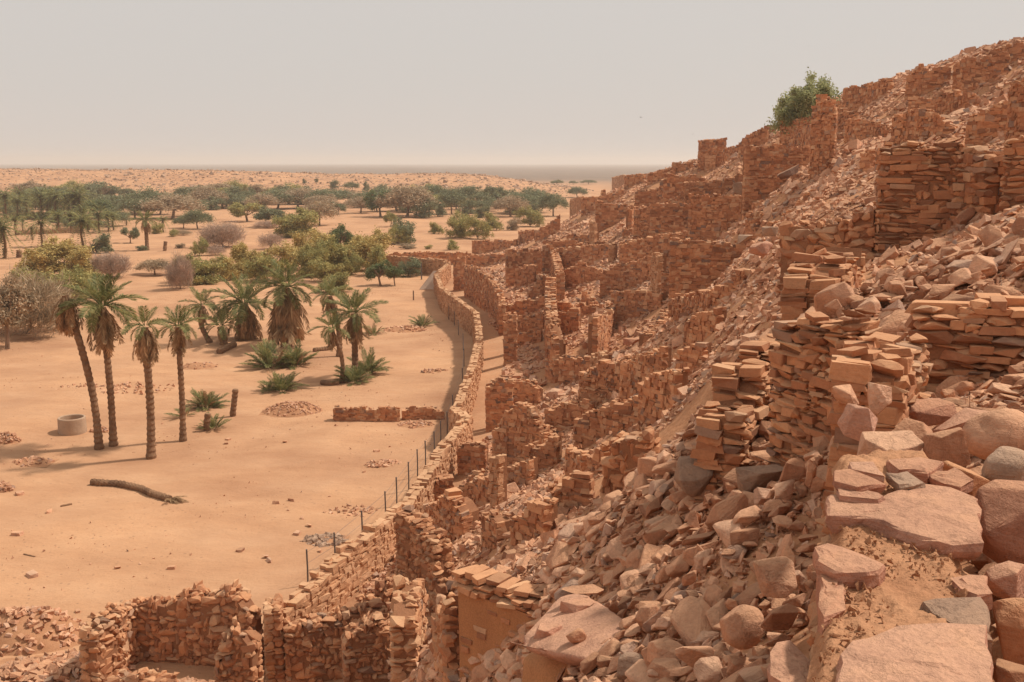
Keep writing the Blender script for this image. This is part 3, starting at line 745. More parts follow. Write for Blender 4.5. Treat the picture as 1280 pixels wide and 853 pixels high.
# near stones
X, Y_, Z = scatter(12500, -3, 13, 2.6, 16, 70, .9, -.6)
s = np.clip(np.exp(NR.normal(-1.85, .48, len(X))), .06, .5)
s = s * (0.72 + 0.028 * Y_)
D = stone_dims(s); lift = D[:, 2] * NR.uniform(.05, .45, len(X)) + NR.random(len(X)) ** 2 * .16
C = np.stack([X, Y_, Z + lift], -1); M = slope_frames(X, Y_, len(X), .34) * D[:, None, :]
# middle distance
X2, Y2, Z2 = scatter(34000, -8, 26, 16, 46, 71, .75, -.36)
s2 = np.clip(np.exp(NR.normal(-1.85, .42, len(X2))), .09, .6)
D2 = stone_dims(s2)
C2 = np.stack([X2, Y2, Z2 + D2[:, 2] * NR.uniform(.0, .5, len(X2))], -1); M2 = slope_frames(X2, Y2, len(X2), .4) * D2[:, None, :]
# far slope
X3, Y3, Z3 = scatter(56000, -6, 36, 46, 150, 72, .8, -.26)
s3 = np.clip(np.exp(NR.normal(-1.5, .38, len(X3))), .12, .8)
D3 = stone_dims(s3)
C3 = np.stack([X3, Y3, Z3 + D3[:, 2] * NR.uniform(-.05, .4, len(X3))], -1); M3 = slope_frames(X3, Y3, len(X3), .4) * D3[:, None, :]

# the stones that show largest become things of their own
allC = np.concatenate([C, C2]); allM = np.concatenate([M, M2]); allS = np.concatenate([D, D2])
px, py, f = project(allC[:, 0], allC[:, 1], allC[:, 2])
show = np.sqrt(allS[:, 0] * np.maximum(allS[:, 2], allS[:, 1] * .6)) / f
show[(px < 5) | (px > 1275) | (py < 60) | (py > 848)] = 0
order = np.argsort(-show)[:900]
chosen = []
for k in order:
    if show[k] <= 0 or len(chosen) >= 300: break
    if abs(hit(px[k], py[k])[1] - allC[k, 1]) < .12 * allC[k, 1] + .4: chosen.append(k)
pick = NR.integers(len(RUBN), size=len(allC))
LAND = [('the round stone with a flat worn top', 928, 783), ('the leaning flat plate', 974, 772), ('the dark block on the bank', 972, 722), ('the big grey smooth-faced rock', 872, 594), ('the long flat grey rock', 950, 601),
        ('the cube-like reddish block', 989, 590), ('the stepped broken wall', 935, 490), ('the square corner wall', 1025, 480), ('the stacked wall end', 1095, 490), ('the neat coursed wall', 1210, 430),
        ('the big rounded boulder', 1250, 546), ('the pale flat-topped block', 1161, 516), ('the steep-sided brown boulder', 1186, 561), ('the slabby tower wall', 1140, 280), ('the slanting pile of wall slabs', 1030, 360),
        ('the dark slot in the wall', 1246, 250), ('the grey rock shelf', 720, 790), ('the mud house roof', 630, 745), ('the pier of squared blocks', 790, 600), ('the squat grey boulder', 790, 836), ('the brownish squared stone', 838, 820),
        ('the long rounded stone on the wall edge', 1060, 698), ('the large flat reddish slab', 1130, 640), ('the pale corner stone of the wall', 985, 830), ('the deep red rock', 1268, 780), ('the tall house wall', 532, 700), ('the reddish mud-bonded wall', 1020, 310)]
def words_for(k):
    d = sorted(allS[k]); size = np.cbrt(d[0] * d[1] * d[2])
    shape = 'flat' if d[0] < .36 * d[2] else ('long' if d[1] < .62 * d[2] else 'chunky')
    big = 'large' if size > .24 else ('middling' if size > .17 else 'small')
    a, b, c = min(LAND, key=lambda q: math.hypot(q[1] - px[k], 1.3 * (q[2] - py[k])))
    dx, dy = px[k] - b, py[k] - c
    if math.hypot(dx, dy) < 34: rel = 'right beside'
    elif abs(dx) > 1.2 * abs(dy): rel = ('some way ' if abs(dx) > 75 else 'just ') + ('right of' if dx > 0 else 'left of')
    else: rel = ('well ' if abs(dy) > 65 else 'just ') + ('below' if dy > 0 else 'above')
    return f'{big} {shape} broken stone {rel} {a}', f'broken stones around {a}'
for k in chosen:
    lab, grp = words_for(k)
    o = tag(link('rubble_stone', RUBN[pick[k]]), lab, 'stone', grp, 'thing')
    o.matrix_world = mat4(allM[k], allC[k])
rest = np.ones(len(allC), bool); rest[chosen] = False
near = rest & (np.arange(len(allC)) < len(C)); midr = rest & ~near
def pile(name, label, parts, mat):
    Vs, Fs, off = [], [], 0
    for arrays, c, m in parts:
        pk = NR.integers(len(arrays), size=len(c))
        for k, (v, fc) in enumerate(arrays):
            w = np.nonzero(pk == k)[0]
            if not len(w): continue
            Vs.append((np.einsum('nij,vj->nvi', m[w], v) + c[w][:, None]).reshape(-1, 3))
            Fs.append((fc[None] + (off + np.arange(len(w)) * len(v))[:, None, None]).reshape(-1, 3)); off += len(w) * len(v)
    o = link(name, mesh_from(name, np.concatenate(Vs), np.concatenate(Fs), mat))
    print(name, len(o.data.polygons))
    return tag(o, label, 'rubble', None, 'stuff')
# chips between the stones
X4, Y4, Z4 = scatter(60000, -2, 12, 2.6, 17, 73, .9, -.6)
D4 = stone_dims(np.clip(np.exp(NR.normal(-2.75, .5, len(X4))), .02, .16))
C4 = np.stack([X4, Y4, Z4 + D4[:, 2] * .4], -1); M4 = slope_frames(X4, Y4, len(X4), .5) * D4[:, None, :]
RGHF_A = RUBF_A
TINY = [tri_arrays(hull_mesh('stone_chip', [(R.uniform(-.5, .5), R.uniform(-.5, .5), R.uniform(-.5, .5)) for q in range(7)], M_RUB)) for k in range(8)]
pile('rubble', 'loose sandstone rubble covering the ruined hillside', [(RUBN_A, allC[near], allM[near]), (RGHF_A, allC[midr], allM[midr]), (BLKF_A, C3, M3), (TINY, C4, M4)], M_RUB)

# ------------------------------------------------------------------ foreground wall with its slabs
fwp = [(float(fw_center(y)), y, FW_TOP) for y in (1.6, 3.0, 4.0, 5.0, 5.8)]
fw = build_wall('mud-bonded foreground wall topped with large pale slabs', fwp, th=.60, sw=.18, sh=.08, skip=lambda s, z: z > FW_TOP - .11, name='slab_topped_wall', cat='wall', far=False, single=200, ragged=.02, loose=False, sink=.3, core=M_EARTH)
fw_loc = fw.location.copy()
def slab(poly, z, thick, mat=M_SLAB, tilt=(0, 0), name='slab', label=None, parent=fw, seed=0, rough=.010):
    """a flagstone: outline in photograph pixels laid at height z, chipped edges, worn top"""
    rr = random.Random(seed)
    w = [Vector(G(x, y, z)) for x, y in poly]
    c = sum(w, Vector()) / len(w)
    if sum((w[i] - c).cross(w[(i + 1) % len(w)] - c).z for i in range(len(w))) < 0: w.reverse()
    out = []
    for i, a in enumerate(w):
        b = w[(i + 1) % len(w)]
        n = max(1, int((b - a).length / .07))
        for k in range(n):
            p = a.lerp(b, k / n) - c
            if k: p += Vector((rr.gauss(0, rough), rr.gauss(0, rough), 0))
            out.append(p)
    bm = bmesh.new()
    rings = []
    for q, (sc, dz) in enumerate(((.88, -thick), (.97, -thick * .8), (1.0, -thick * .45), (.985, -thick * .12), (.955, 0), (.72, .004), (.4, .007))):
        rings.append([bm.verts.new((p.x * sc + rr.gauss(0, .004), p.y * sc + rr.gauss(0, .004), dz + rr.gauss(0, .0035) + p.x * tilt[0] + p.y * tilt[1])) for p in out])
    m = len(out)
    for r0, r1 in zip(rings[:-1], rings[1:]):
        for i in range(m): bm.faces.new((r0[i], r0[(i + 1) % m], r1[(i + 1) % m], r1[i]))
    bm.faces.new(rings[-1]); bm.faces.new(list(reversed(rings[0])))
    bmesh.ops.triangulate(bm, faces=bm.faces[-2:])
    me = bpy.data.meshes.new(name); bm.to_mesh(me); bm.free(); me.materials.append(mat)
    o = link(name, me, parent, c - (fw_loc if parent is not None else Vector()))
    if label: o['label'] = label
    return o
T = FW_TOP
slab([(1046,815),(1062,800),(1122,779),(1180,776),(1236,777),(1240,815),(1243,930),(1050,930),(1040,868)], T + .10, .13, label='broad pale slab at the near end of the wall', seed=1)
slab([(1034,618),(1066,619),(1102,621),(1128,612),(1155,604),(1190,608),(1223,621),(1227,650),(1229,677),(1192,678),(1149,671),(1122,661),(1080,645),(1033,642)], T + .09, .10, label='large flat reddish slab across the wall', seed=2)
slab([(1042,588),(1062,585),(1107,603),(1090,606),(1072,609),(1043,603)], T + .15, .05, label='thin pale flagstone', seed=3)
slab([(1060,577),(1092,577),(1106,596),(1084,592),(1064,586)], T + .13, .06, seed=4)
slab([(1046,609),(1062,607),(1106,619),(1098,623),(1050,620)], T + .12, .06, seed=5)
slab([(1016,683),(1032,680),(1050,681),(1080,692),(1107,705),(1100,713),(1085,717),(1056,715),(1040,713),(1020,702)], T + .10, .10, label='long rounded stone on the edge of the wall', seed=6)
slab([(1022,716),(1050,714),(1058,735),(1055,762),(1030,774),(1023,752)], T + .05, .14, seed=7)
slab([(1150,752),(1186,745),(1228,746),(1238,775),(1241,801),(1215,796),(1188,779),(1164,766)], T + .06, .09, M_GREY, label='greyish slab half sunk in earth', seed=9)
slab([(963,816),(972,802),(986,798),(1018,828),(1016,862),(990,862),(962,842)], T - .16, .22, label='pale stone at the lower left corner of the wall', seed=10)
slab([(1188,722),(1212,718),(1234,719),(1241,742),(1220,745),(1198,738)], T + .05, .08, seed=11)
slab([(1106,592),(1135,589),(1156,603),(1140,606),(1124,607)], T + .12, .05, M_GREY, label='small purplish grey flagstone', seed=12)
slab([(1108,575),(1150,570),(1180,578),(1160,590),(1120,588)], T + .10, .09, seed=13)
slab([(1160,592),(1196,585),(1218,600),(1200,608),(1178,603)], T + .08, .07, seed=14)
# crumbled earth packed between the slabs
ge_u, ge_v = np.meshgrid(np.linspace(-.29, .29, 44), np.linspace(1.8, 5.7, 220), indexing='ij')
ge_x = fw_center(ge_v) + ge_u * 1.03
ge_z = FW_TOP + .015 + .05 * np.maximum(0, fbm(ge_x * 3, ge_v * 3, 4, 81) + .25) + .035 * np.abs(fbm(ge_x * 14, ge_v * 14, 3, 82)) - .09 * sstep(.22, .30, np.abs(ge_u))
gi = np.arange(ge_u.size).reshape(ge_u.shape)
gq = np.stack([gi[:-1, :-1], gi[1:, :-1], gi[1:, 1:], gi[:-1, 1:]], -1).reshape(-1, 4)
link('earth_topping', mesh_from('earth_topping', np.stack([ge_x, ge_v, ge_z], -1).reshape(-1, 3) - np.array(fw_loc), gq, M_EARTH, True), fw)
n = 1500
cv = NR.uniform(2.6, 5.2, n); cu = NR.uniform(-.27, .27, n)
ok = fbm((fw_center(cv) + cu) * 2.4, cv * 2.4, 2, 85) > -.15; cv, cu = cv[ok], cu[ok]; n = len(cv)
cd = stone_dims(np.clip(np.exp(NR.normal(-4.1, .5, n)), .007, .06))
cc = np.stack([fw_center(cv) + cu, cv, np.full(n, FW_TOP + .04) + cd[:, 2] * .3], -1)
joined('earth_crumb', TINY, NR.integers(len(TINY), size=n), cc, euler_mats(NR.uniform(0, 6, n), NR.uniform(0, 6, n), NR.uniform(0, 6, n)) * cd[:, None, :], M_EARTH, fw, tuple(fw_loc))

# ------------------------------------------------------------------ single rocks and boulders that can be picked out
def rock_mesh(kind, seed, mat, dims):
    rr = random.Random(seed)
    if kind == 'round':
        bm = bmesh.new(); bmesh.ops.create_icosphere(bm, subdivisions=4, radius=.5)
        from mathutils import noise
        planes = [(Vector((rr.gauss(0, 1), rr.gauss(0, 1), rr.gauss(0, 1))).normalized(), rr.uniform(.31, .45)) for q in range(11)]
        for v in bm.verts:
            for nn, d in planes:
                ex = v.co.dot(nn) - d
                if ex > 0: v.co -= nn * ex * .9
            q = v.co * 3 + Vector((seed * 1.7, 0, 0))
            v.co *= 1.1 + .07 * noise.noise(q) + .035 * noise.noise(q * 3) + .016 * noise.noise(q * 9)
        me = bpy.data.meshes.new('boulder'); 
        for v in bm.verts: v.co = Vector((v.co.x * dims[0], v.co.y * dims[1], v.co.z * dims[2]))
        bm.to_mesh(me); bm.free(); me.materials.append(mat)
        for p in me.polygons: p.use_smooth = True
        return me
    if kind == 'slabby': pts = rubble_pts(rr, 15)
    else:
        pts = []
        for q in range(17):
            v = Vector((rr.gauss(0, 1), rr.gauss(0, 1), rr.gauss(0, 1))).normalized()
            m = (abs(v.x) ** 3.4 + abs(v.y) ** 3.4 + abs(v.z) ** 3.4) ** (-1 / 3.4)
            pts.append(tuple(v * m * .52 * rr.uniform(.92, 1.05)))
    bm = bmesh.new()
    for p in pts: bm.verts.new((p[0] * dims[0], p[1] * dims[1], p[2] * dims[2]))
    bmesh.ops.convex_hull(bm, input=bm.verts)
    bmesh.ops.delete(bm, geom=[v for v in bm.verts if not v.link_faces], context='VERTS')
    bmesh.ops.dissolve_limit(bm, angle_limit=.2, verts=bm.verts, edges=bm.edges)
    bmesh.ops.bevel(bm, geom=list(bm.edges), offset=min(dims) * .045, segments=2, affect='EDGES', profile=.6)
    bmesh.ops.triangulate(bm, faces=bm.faces)
    for it in range(2):
        long = [e for e in bm.edges if e.calc_length() > min(dims) * .16]
        bmesh.ops.subdivide_edges(bm, edges=long, cuts=1)
        bmesh.ops.triangulate(bm, faces=[f for f in bm.faces if len(f.verts) > 3])
    from mathutils import noise
    k = 1.0 / max(dims)
    for v in bm.verts:
        q = v.co * k * 5 + Vector((seed * 2.3, 1, 0))
        v.co += v.co.normalized() * max(dims) * (.014 * noise.noise(q) + .008 * noise.noise(q * 3.1))
    me = bpy.data.meshes.new('rock'); bm.to_mesh(me); bm.free(); me.materials.append(mat)
    return me
def hero(label, px, py, Y, wp, hp, kind='angular', mat=None, depth=.8, rot=(0, 0, 0), seed=None, name='rock', cat='rock', group=None):
    seed = seed if seed is not None else zlib.crc32(label.encode()) % 999
    x, y, z = P(px, py, Y)
    f = project(x, y, z)[2]
    w, h = wp * f / F, hp * f / F
    o = tag(link(name, rock_mesh(kind, seed, mat or M_RUB, (w, w * depth, h))), label, cat, group, 'thing')
    o.location = (x, y, z); o.rotation_euler = rot
    return o
for a in [
    ('big rounded reddish boulder at the right edge behind the slabs', 1250, 546, 6.5, 84, 66, 'round'),
    ('steep-sided pale brown boulder left of the big rounded boulder', 1186, 561, 6.2, 56, 60, 'angular'),
    ('smooth greyish boulder under the big rounded boulder', 1258, 584, 5.6, 70, 46, 'round', M_GREY),
    ('pale flat-topped block beyond the foreground wall', 1161, 516, 7.9, 62, 34, 'angular', M_SLAB),
    ('dull grey-brown slab rock lying across the end of the foreground wall', 1112, 562, 6.3, 84, 38, 'slabby', M_RUB),
    ('dark triangular rock leaning on the stacked wall end', 1077, 528, 6.7, 56, 50, 'angular', M_SLAB, .6, (.1, .35, .3)),
    ('upright block in the stacked wall end', 1098, 498, 7.0, 30, 46, 'angular'),
    ('two-toned stone on the left lip of the stacked wall end', 1057, 494, 7.1, 36, 24, 'slabby'),
    ('dark brown block sunk behind the foreground wall', 1142, 543, 6.9, 56, 36, 'angular', M_RUB),
    ('tilted slab leaning toward the big rounded boulder', 1205, 522, 7.3, 78, 22, 'slabby', M_SLAB, .7, (.25, -.42, .2)),
    ('flat slab behind the big rounded boulder', 1262, 516, 7.6, 70, 18, 'slabby'),
    ('large pale slab-sided block at the right edge of the foreground wall', 1266, 650, 4.9, 88, 122, 'angular', M_SLAB, .9, (.05, .25, .1)),
    ('pale angular stone beside the right side of the foreground wall', 1264, 728, 4.1, 62, 48, 'angular', M_SLAB),
    ('deep red rock in the shade below the foreground wall', 1272, 790, 3.75, 74, 86, 'angular', M_WALL),
    ('low rock at the lower right corner under the deep red rock', 1275, 850, 3.3, 80, 46, 'angular', M_WALL),
    ('dark brown pointed rock at the far right of the flat reddish slab', 1203, 602, 5.5, 66, 50, 'angular', M_WALL, .8, (0, .3, .4)),
    ('round stone with a flat worn top on the bank', 928, 783, 5.9, 56, 50, 'round', None, .9),
    ('flat plate of stone leaning beside the round worn stone', 974, 772, 5.7, 44, 34, 'slabby', None, .5, (.5, .1, .2)),
    ('dark grey-brown block on the bank left of the foreground wall', 972, 722, 6.5, 62, 44, 'slabby', M_RUB),
    ('large grey smooth-faced rock below the stepped broken wall', 872, 594, 11.6, 56, 48, 'angular', M_GREY),
    ('long flat grey rock in front of the square corner wall', 950, 601, 9.6, 66, 34, 'slabby', M_GREY),
    ('cube-like reddish block near the dark doorway', 989, 590, 8.7, 34, 34, 'angular'),
    ('narrow upright stone beside the cube-like block', 1012, 592, 8.4, 15, 36, 'angular'),
    ('pale tilted block on the grey smooth-faced rock', 893, 555, 12.2, 42, 18, 'angular', M_SLAB, .5, (0, -.45, .2)),
    ('flat reddish block right of the pale tilted block', 919, 560, 11.8, 32, 18, 'angular'),
    ('squat grey boulder at the bottom edge of the bank', 790, 836, 7.5, 42, 38, 'round', M_GREY),
    ('brownish squared stone on the bottom edge of the bank', 838, 820, 7.1, 56, 42, 'angular'),
    ('pale flat slab on the lip of the grey overhang', 684, 791, 9.4, 36, 20, 'slabby', M_SLAB),
    ('small rounded block on the grey overhang', 720, 796, 8.9, 24, 20, 'round'),
    ('thick reddish slab stacked above the grey overhang', 722, 758, 9.9, 44, 14, 'slabby', M_SLAB),
    ('top slab of the small stack above the grey overhang', 728, 742, 10.1, 50, 12, 'slabby'),
    ('pale boulder heap stone among the grey boulders on the middle slope', 951, 311, 38, 28, 20, 'angular', M_SLAB),
    ('grey boulder perched left of the pale boulder heap', 930, 300, 38, 20, 12, 'slabby', M_GREY),
    ('grey boulder perched right of the pale boulder heap', 962, 290, 38.5, 22, 12, 'slabby', M_GREY),
    ('dark weathered boulder on the slope below the stepped skyline wall', 925, 236, 72, 18, 16, 'angular', M_GREY),
    ('leaning dark rock ledge high on the slope', 985, 217, 58, 34, 9, 'slabby', M_WALL, .6, (0, -.45, 0)),
    ('pale smooth boulder at the foot of the square broken pier', 842, 378, 56, 11, 9, 'round', M_SLAB),
    ('flat boulder in the rubble floored courtyard', 793, 427, 58, 26, 8, 'slabby', M_SLAB),
]:
    hero(*a)

# grey rock shelf overhanging the mud house
def hull_px(name, pts, mat, rough=.02, seed=3, smooth=True):
    w = [Vector(P(*p)) for p in pts]; c = sum(w, Vector()) / len(w)
    bm = bmesh.new()
    for p in w: bm.verts.new(p - c)
    bmesh.ops.convex_hull(bm, input=bm.verts)
    bmesh.ops.delete(bm, geom=[v for v in bm.verts if not v.link_faces], context='VERTS')
    bmesh.ops.bevel(bm, geom=list(bm.edges), offset=.05, segments=2, affect='EDGES', profile=.5)
    bmesh.ops.triangulate(bm, faces=bm.faces)
    for it in range(3):
        bmesh.ops.subdivide_edges(bm, edges=[e for e in bm.edges if e.calc_length() > .16], cuts=1)
        bmesh.ops.triangulate(bm, faces=[f for f in bm.faces if len(f.verts) > 3])
    bmesh.ops.smooth_vert(bm, verts=bm.verts, factor=.35, use_axis_x=True, use_axis_y=True, use_axis_z=True)
    from mathutils import noise
    for v in bm.verts: v.co += v.co.normalized() * rough * (noise.noise(v.co * 2 + Vector((seed, 0, 0))) + .4 * noise.noise(v.co * 7))
    me = bpy.data.meshes.new(name); bm.to_mesh(me); bm.free(); me.materials.append(mat)
    for p in me.polygons: p.use_smooth = smooth
    o = link(name, me); o.location = c
    return o
sh = hull_px('rock_shelf', [(646,800,9.5),(654,812,9.35),(700,742,10.6),(735,742,10.4),(790,775,9.0),(792,822,8.1),(770,836,8.0),(700,806,9.0),(690,822,9.8),(780,850,8.5)], M_SLAB, .04)
tag(sh, 'smooth grey rock shelf overhanging beside the mud house', 'rock', None, 'thing')
sb = hull_px('boulder', [(652,822,9.9),(700,812,9.7),(780,842,8.7),(772,900,8.3),(646,900,9.7),(690,905,9.2),(760,800,10.5),(680,800,10.8)], M_MUD, .04, 9)
tag(sb, 'tan boulder under the grey rock shelf', 'rock', None, 'thing')

# mud house with its small window
def mud_house():
    a, b = Vector(P(573, 760, 15.6)), Vector(P(700, 778, 14.3))
    top = max(a.z, b.z) - .05
    u = Vector((b.x - a.x, b.y - a.y, 0)); L = u.length; u.normalize(); nr = Vector((-u.y, u.x, 0))     # nr points away from the camera
    base = 3.2
    bm = bmesh.new()
    def piece(s0, s1, z0, z1, t=.5):
        v = [bm.verts.new(Vector((a.x, a.y, 0)) + u * s + nr * d + Vector((0, 0, z))) for z in (z0, z1) for d in (0, t) for s in (s0, s1)]
        for f in ((0, 1, 5, 4), (1, 3, 7, 5), (3, 2, 6, 7), (2, 0, 4, 6), (4, 5, 7, 6), (1, 0, 2, 3)): bm.faces.new([v[i] for i in f])
    w0, w1 = L * .60, L * .74
    zb = P(650, 805, 15)[2]; zt = P(650, 789, 15)[2]
    piece(0, w0, base, top); piece(w1, L, base, top); piece(w0, w1, base, zb); piece(w0, w1, zt, top)
    bmesh.ops.subdivide_edges(bm, edges=[e for e in bm.edges if e.calc_length() > .5], cuts=6, use_grid_fill=True)
    from mathutils import noise
    for v in bm.verts: v.co += nr * .035 * noise.noise(v.co * 1.6)
    me = bpy.data.meshes.new('mud_house'); bm.to_mesh(me); bm.free(); me.materials.append(M_MUD)
    c = Vector((a.x, a.y, base))
    me.transform(Matrix.Translation(-c))
    h = tag(link('mud_house', me), 'mud-rendered house front with a small dark window under flat roof stones', 'house', None, 'thing'); h.location = c
    # lintel and rows of roof stones
    rr = random.Random(4)
    def st(s, z, dims, d=.1, rz=0):
        o = link('stone', BLK[rr.randrange(len(BLK))], h)
        p = Vector((a.x, a.y, 0)) + u * s + nr * d + Vector((0, 0, z)) - c
        ang = math.atan2(u.y, u.x) + rz
        o.matrix_local = Matrix.Translation(p) @ Matrix.Rotation(ang, 4, 'Z') @ Matrix.Diagonal((*dims, 1))
    lin = link('lintel', BLK[3], h); p = Vector((a.x, a.y, 0)) + u * (w0 + w1) / 2 + nr * .1 + Vector((0, 0, zt + .03)) - c
    lin.matrix_local = Matrix.Translation(p) @ Matrix.Rotation(math.atan2(u.y, u.x), 4, 'Z') @ Matrix.Diagonal((w1 - w0 + .3, .3, .07, 1))
    for row in range(3):
        s = -.1
        while s < L:
            w = rr.uniform(.1, .34); hh = rr.uniform(.04, .11)
            st(s + w / 2, top + .06 + row * .1 + rr.uniform(-.02, .02), (w, rr.uniform(.25, .5), hh), .14 + .06 * row + rr.uniform(-.06, .04), rr.uniform(-.3, .3)); s += w * 1.02
    # stones showing through the render
    for k in range(7):
        st(rr.uniform(.05, L * .55), rr.uniform(base + 1.6, top - .05), (rr.uniform(.12, .28), .12, rr.uniform(.06, .12)), .04)
mud_house()
px_wall('rough stone corner beside the mud house', [(556,772,880,18.0),(573,748,880,15.9)], sw=.26, sh=.13, far=False)

# ------------------------------------------------------------------ vegetation
def leaf_mat(name, c0, c1, c2=None, rough=0.75, trans=0.25):
    m, n, l, bsdf = new_mat(name)
    geo = n.new('ShaderNodeNewGeometry'); oi = n.new('ShaderNodeObjectInfo')
    r = ramp(n, [(0.0, c0), (0.55, c1), (1.0, c2 or c1)]); l.new(geo.outputs['Random Per Island'], r.inputs[0])
    nz = N(n, 'ShaderNodeTexNoise', Scale=0.9, Detail=3.0); l.new(geo.outputs['Position'], nz.inputs['Vector'])
    v = ramp(n, [(0.3, (0.75, 0.78, 0.75)), (0.7, (1.25, 1.18, 1.1))]); l.new(nz.outputs[0], v.inputs[0])
    c = mixc(n, l, 1.0, r.outputs[0], v.outputs[0], 'MULTIPLY')
    l.new(c, bsdf.inputs['Base Color']); bsdf.inputs['Roughness'].default_value = rough; bsdf.inputs['Specular IOR Level'].default_value = 0.2
    tr = n.new('ShaderNodeBsdfTranslucent'); l.new(c, tr.inputs['Color'])
    mx = n.new('ShaderNodeMixShader'); mx.inputs[0].default_value = trans
    l.new(bsdf.outputs[0], mx.inputs[1]); l.new(tr.outputs[0], mx.inputs[2])
    l.new(mx.outputs[0], n['Material Output'].inputs['Surface'])
    return m
M_PALM = leaf_mat('palm_green', (0.13, 0.145, 0.055), (0.22, 0.225, 0.085), (0.36, 0.32, 0.14), .6, .4)
M_DEAD = leaf_mat('dead_frond', (0.28, 0.16, 0.085), (0.42, 0.26, 0.145), (0.53, 0.36, 0.21), .9)
M_BARK = mud_mat('palm_bark', (0.30, 0.17, 0.095), (0.13, 0.07, 0.042))
M_WOOD = mud_mat('dry_wood', (0.28, 0.18, 0.12), (0.15, 0.095, 0.065))
LEAF = {
    'green': leaf_mat('acacia_green', (0.140, 0.151, 0.084), (0.213, 0.224, 0.126), (0.302, 0.302, 0.180)),
    'dark': leaf_mat('dark_green_leaves', (0.088, 0.118, 0.055), (0.157, 0.186, 0.078), (0.236, 0.256, 0.118)),
    'olive': leaf_mat('olive_leaves', (0.236, 0.226, 0.088), (0.374, 0.335, 0.128), (0.511, 0.422, 0.176)),
    'gold': leaf_mat('golden_olive_leaves', (0.355, 0.258, 0.101), (0.522, 0.393, 0.147), (0.636, 0.517, 0.227)),
    'pale': leaf_mat('pale_green_leaves', (0.28, 0.30, 0.14), (0.38, 0.39, 0.20), (0.47, 0.47, 0.26), .75, .5),
    'brown': leaf_mat('dry_brown_twigs', (0.315, 0.226, 0.147), (0.432, 0.325, 0.217), (0.550, 0.413, 0.286), .9),
    'purple': leaf_mat('bare_purplish_twigs', (0.335, 0.226, 0.176), (0.461, 0.325, 0.256), (0.571, 0.422, 0.335), .9),
}

def tube(bm, pts, radii, seg=8, bump=0.0, rr=None):
    rings = []
    for i, p in enumerate(pts):
        d = (pts[min(i + 1, len(pts) - 1)] - pts[max(i - 1, 0)]).normalized()
        s = d.cross(Vector((0, 1, 0.01))).normalized(); t = d.cross(s)
        ring = []
        for k in range(seg):
            a = 6.28318 * (k + .5 * (i % 2)) / seg
            q = radii[i] * (1 + (rr.uniform(-bump, bump) if rr else 0))
            ring.append(bm.verts.new(p + (s * math.cos(a) + t * math.sin(a)) * q))
        rings.append(ring)
    for r0, r1 in zip(rings[:-1], rings[1:]):
        for k in range(seg): bm.faces.new((r0[k], r0[(k + 1) % seg], r1[(k + 1) % seg], r1[k]))
    bm.faces.new(rings[-1]); bm.faces.new(list(reversed(rings[0])))
def bm_mesh(name, bm, mat, smooth=False):
    me = bpy.data.meshes.new(name); bm.to_mesh(me); bm.free(); me.materials.append(mat)
    if smooth:
        for p in me.polygons: p.use_smooth = True
    return me

def frond_mesh(name, seed, mat, droop, leaf=.32, n=46, closed=0.0, width=.027):
    """unit-length palm frond along +X, bending down by droop; leaflets in a V on both sides"""
    rr = random.Random(seed); bm = bmesh.new()
    def pt(t):
        a = -droop * t
        x = (math.sin(droop * t) / droop) if droop > .01 else t
        z = -(1 - math.cos(droop * t)) / droop if droop > .01 else 0
        return Vector((x, 0, z)), Vector((math.cos(a), 0, math.sin(a)))
    ps = [pt(t / 9)[0] for t in range(10)]
    tube(bm, ps, [.014 * (1 - .8 * i / 9) + .002 for i in range(10)], 4)
    for k in range(n):
        t = .14 + .86 * (k + rr.random() * .7) / n
        p, d = pt(min(t, 1))
        up = Vector((-d.z, 0, d.x))
        L = leaf * (math.sin(min(1, (t + .12)) * 2.7) ** .7 if t < .95 else .35) * rr.uniform(.75, 1.1)
        for s in (-1, 1):
            side = Vector((0, s, 0))
            dirv = (d * rr.uniform(.55, .95) + side * (1 - closed) * rr.uniform(.6, .95) + up * (rr.uniform(.05, .45) - closed * .3)).normalized()
            end = p + dirv * L + Vector((0, 0, -L * L * rr.uniform(.2, .9)))
            mid = p + dirv * L * .5
            w = d.cross(dirv).cross(dirv).normalized() * width * .5
            v = [bm.verts.new(q) for q in (p, mid + w, end, mid - w)]
            bm.faces.new(v)
    bmesh.ops.triangulate(bm, faces=bm.faces)
    return bm_mesh(name, bm, mat)
FRG = [frond_mesh('frond', 10 + k, M_PALM, d) for k, d in enumerate((.35, .7, 1.0, 1.35))]
FRD = [frond_mesh('dead_frond', 30 + k, M_DEAD, d, .26, 26, c, .03) for k, (d, c) in enumerate(((.5, .5), (.9, .6), (1.3, .7)))]
FRS = [frond_mesh('ground_frond', 40 + k, M_PALM, d, .30, 34, .25) for k, d in enumerate((.3, .6, .95))]

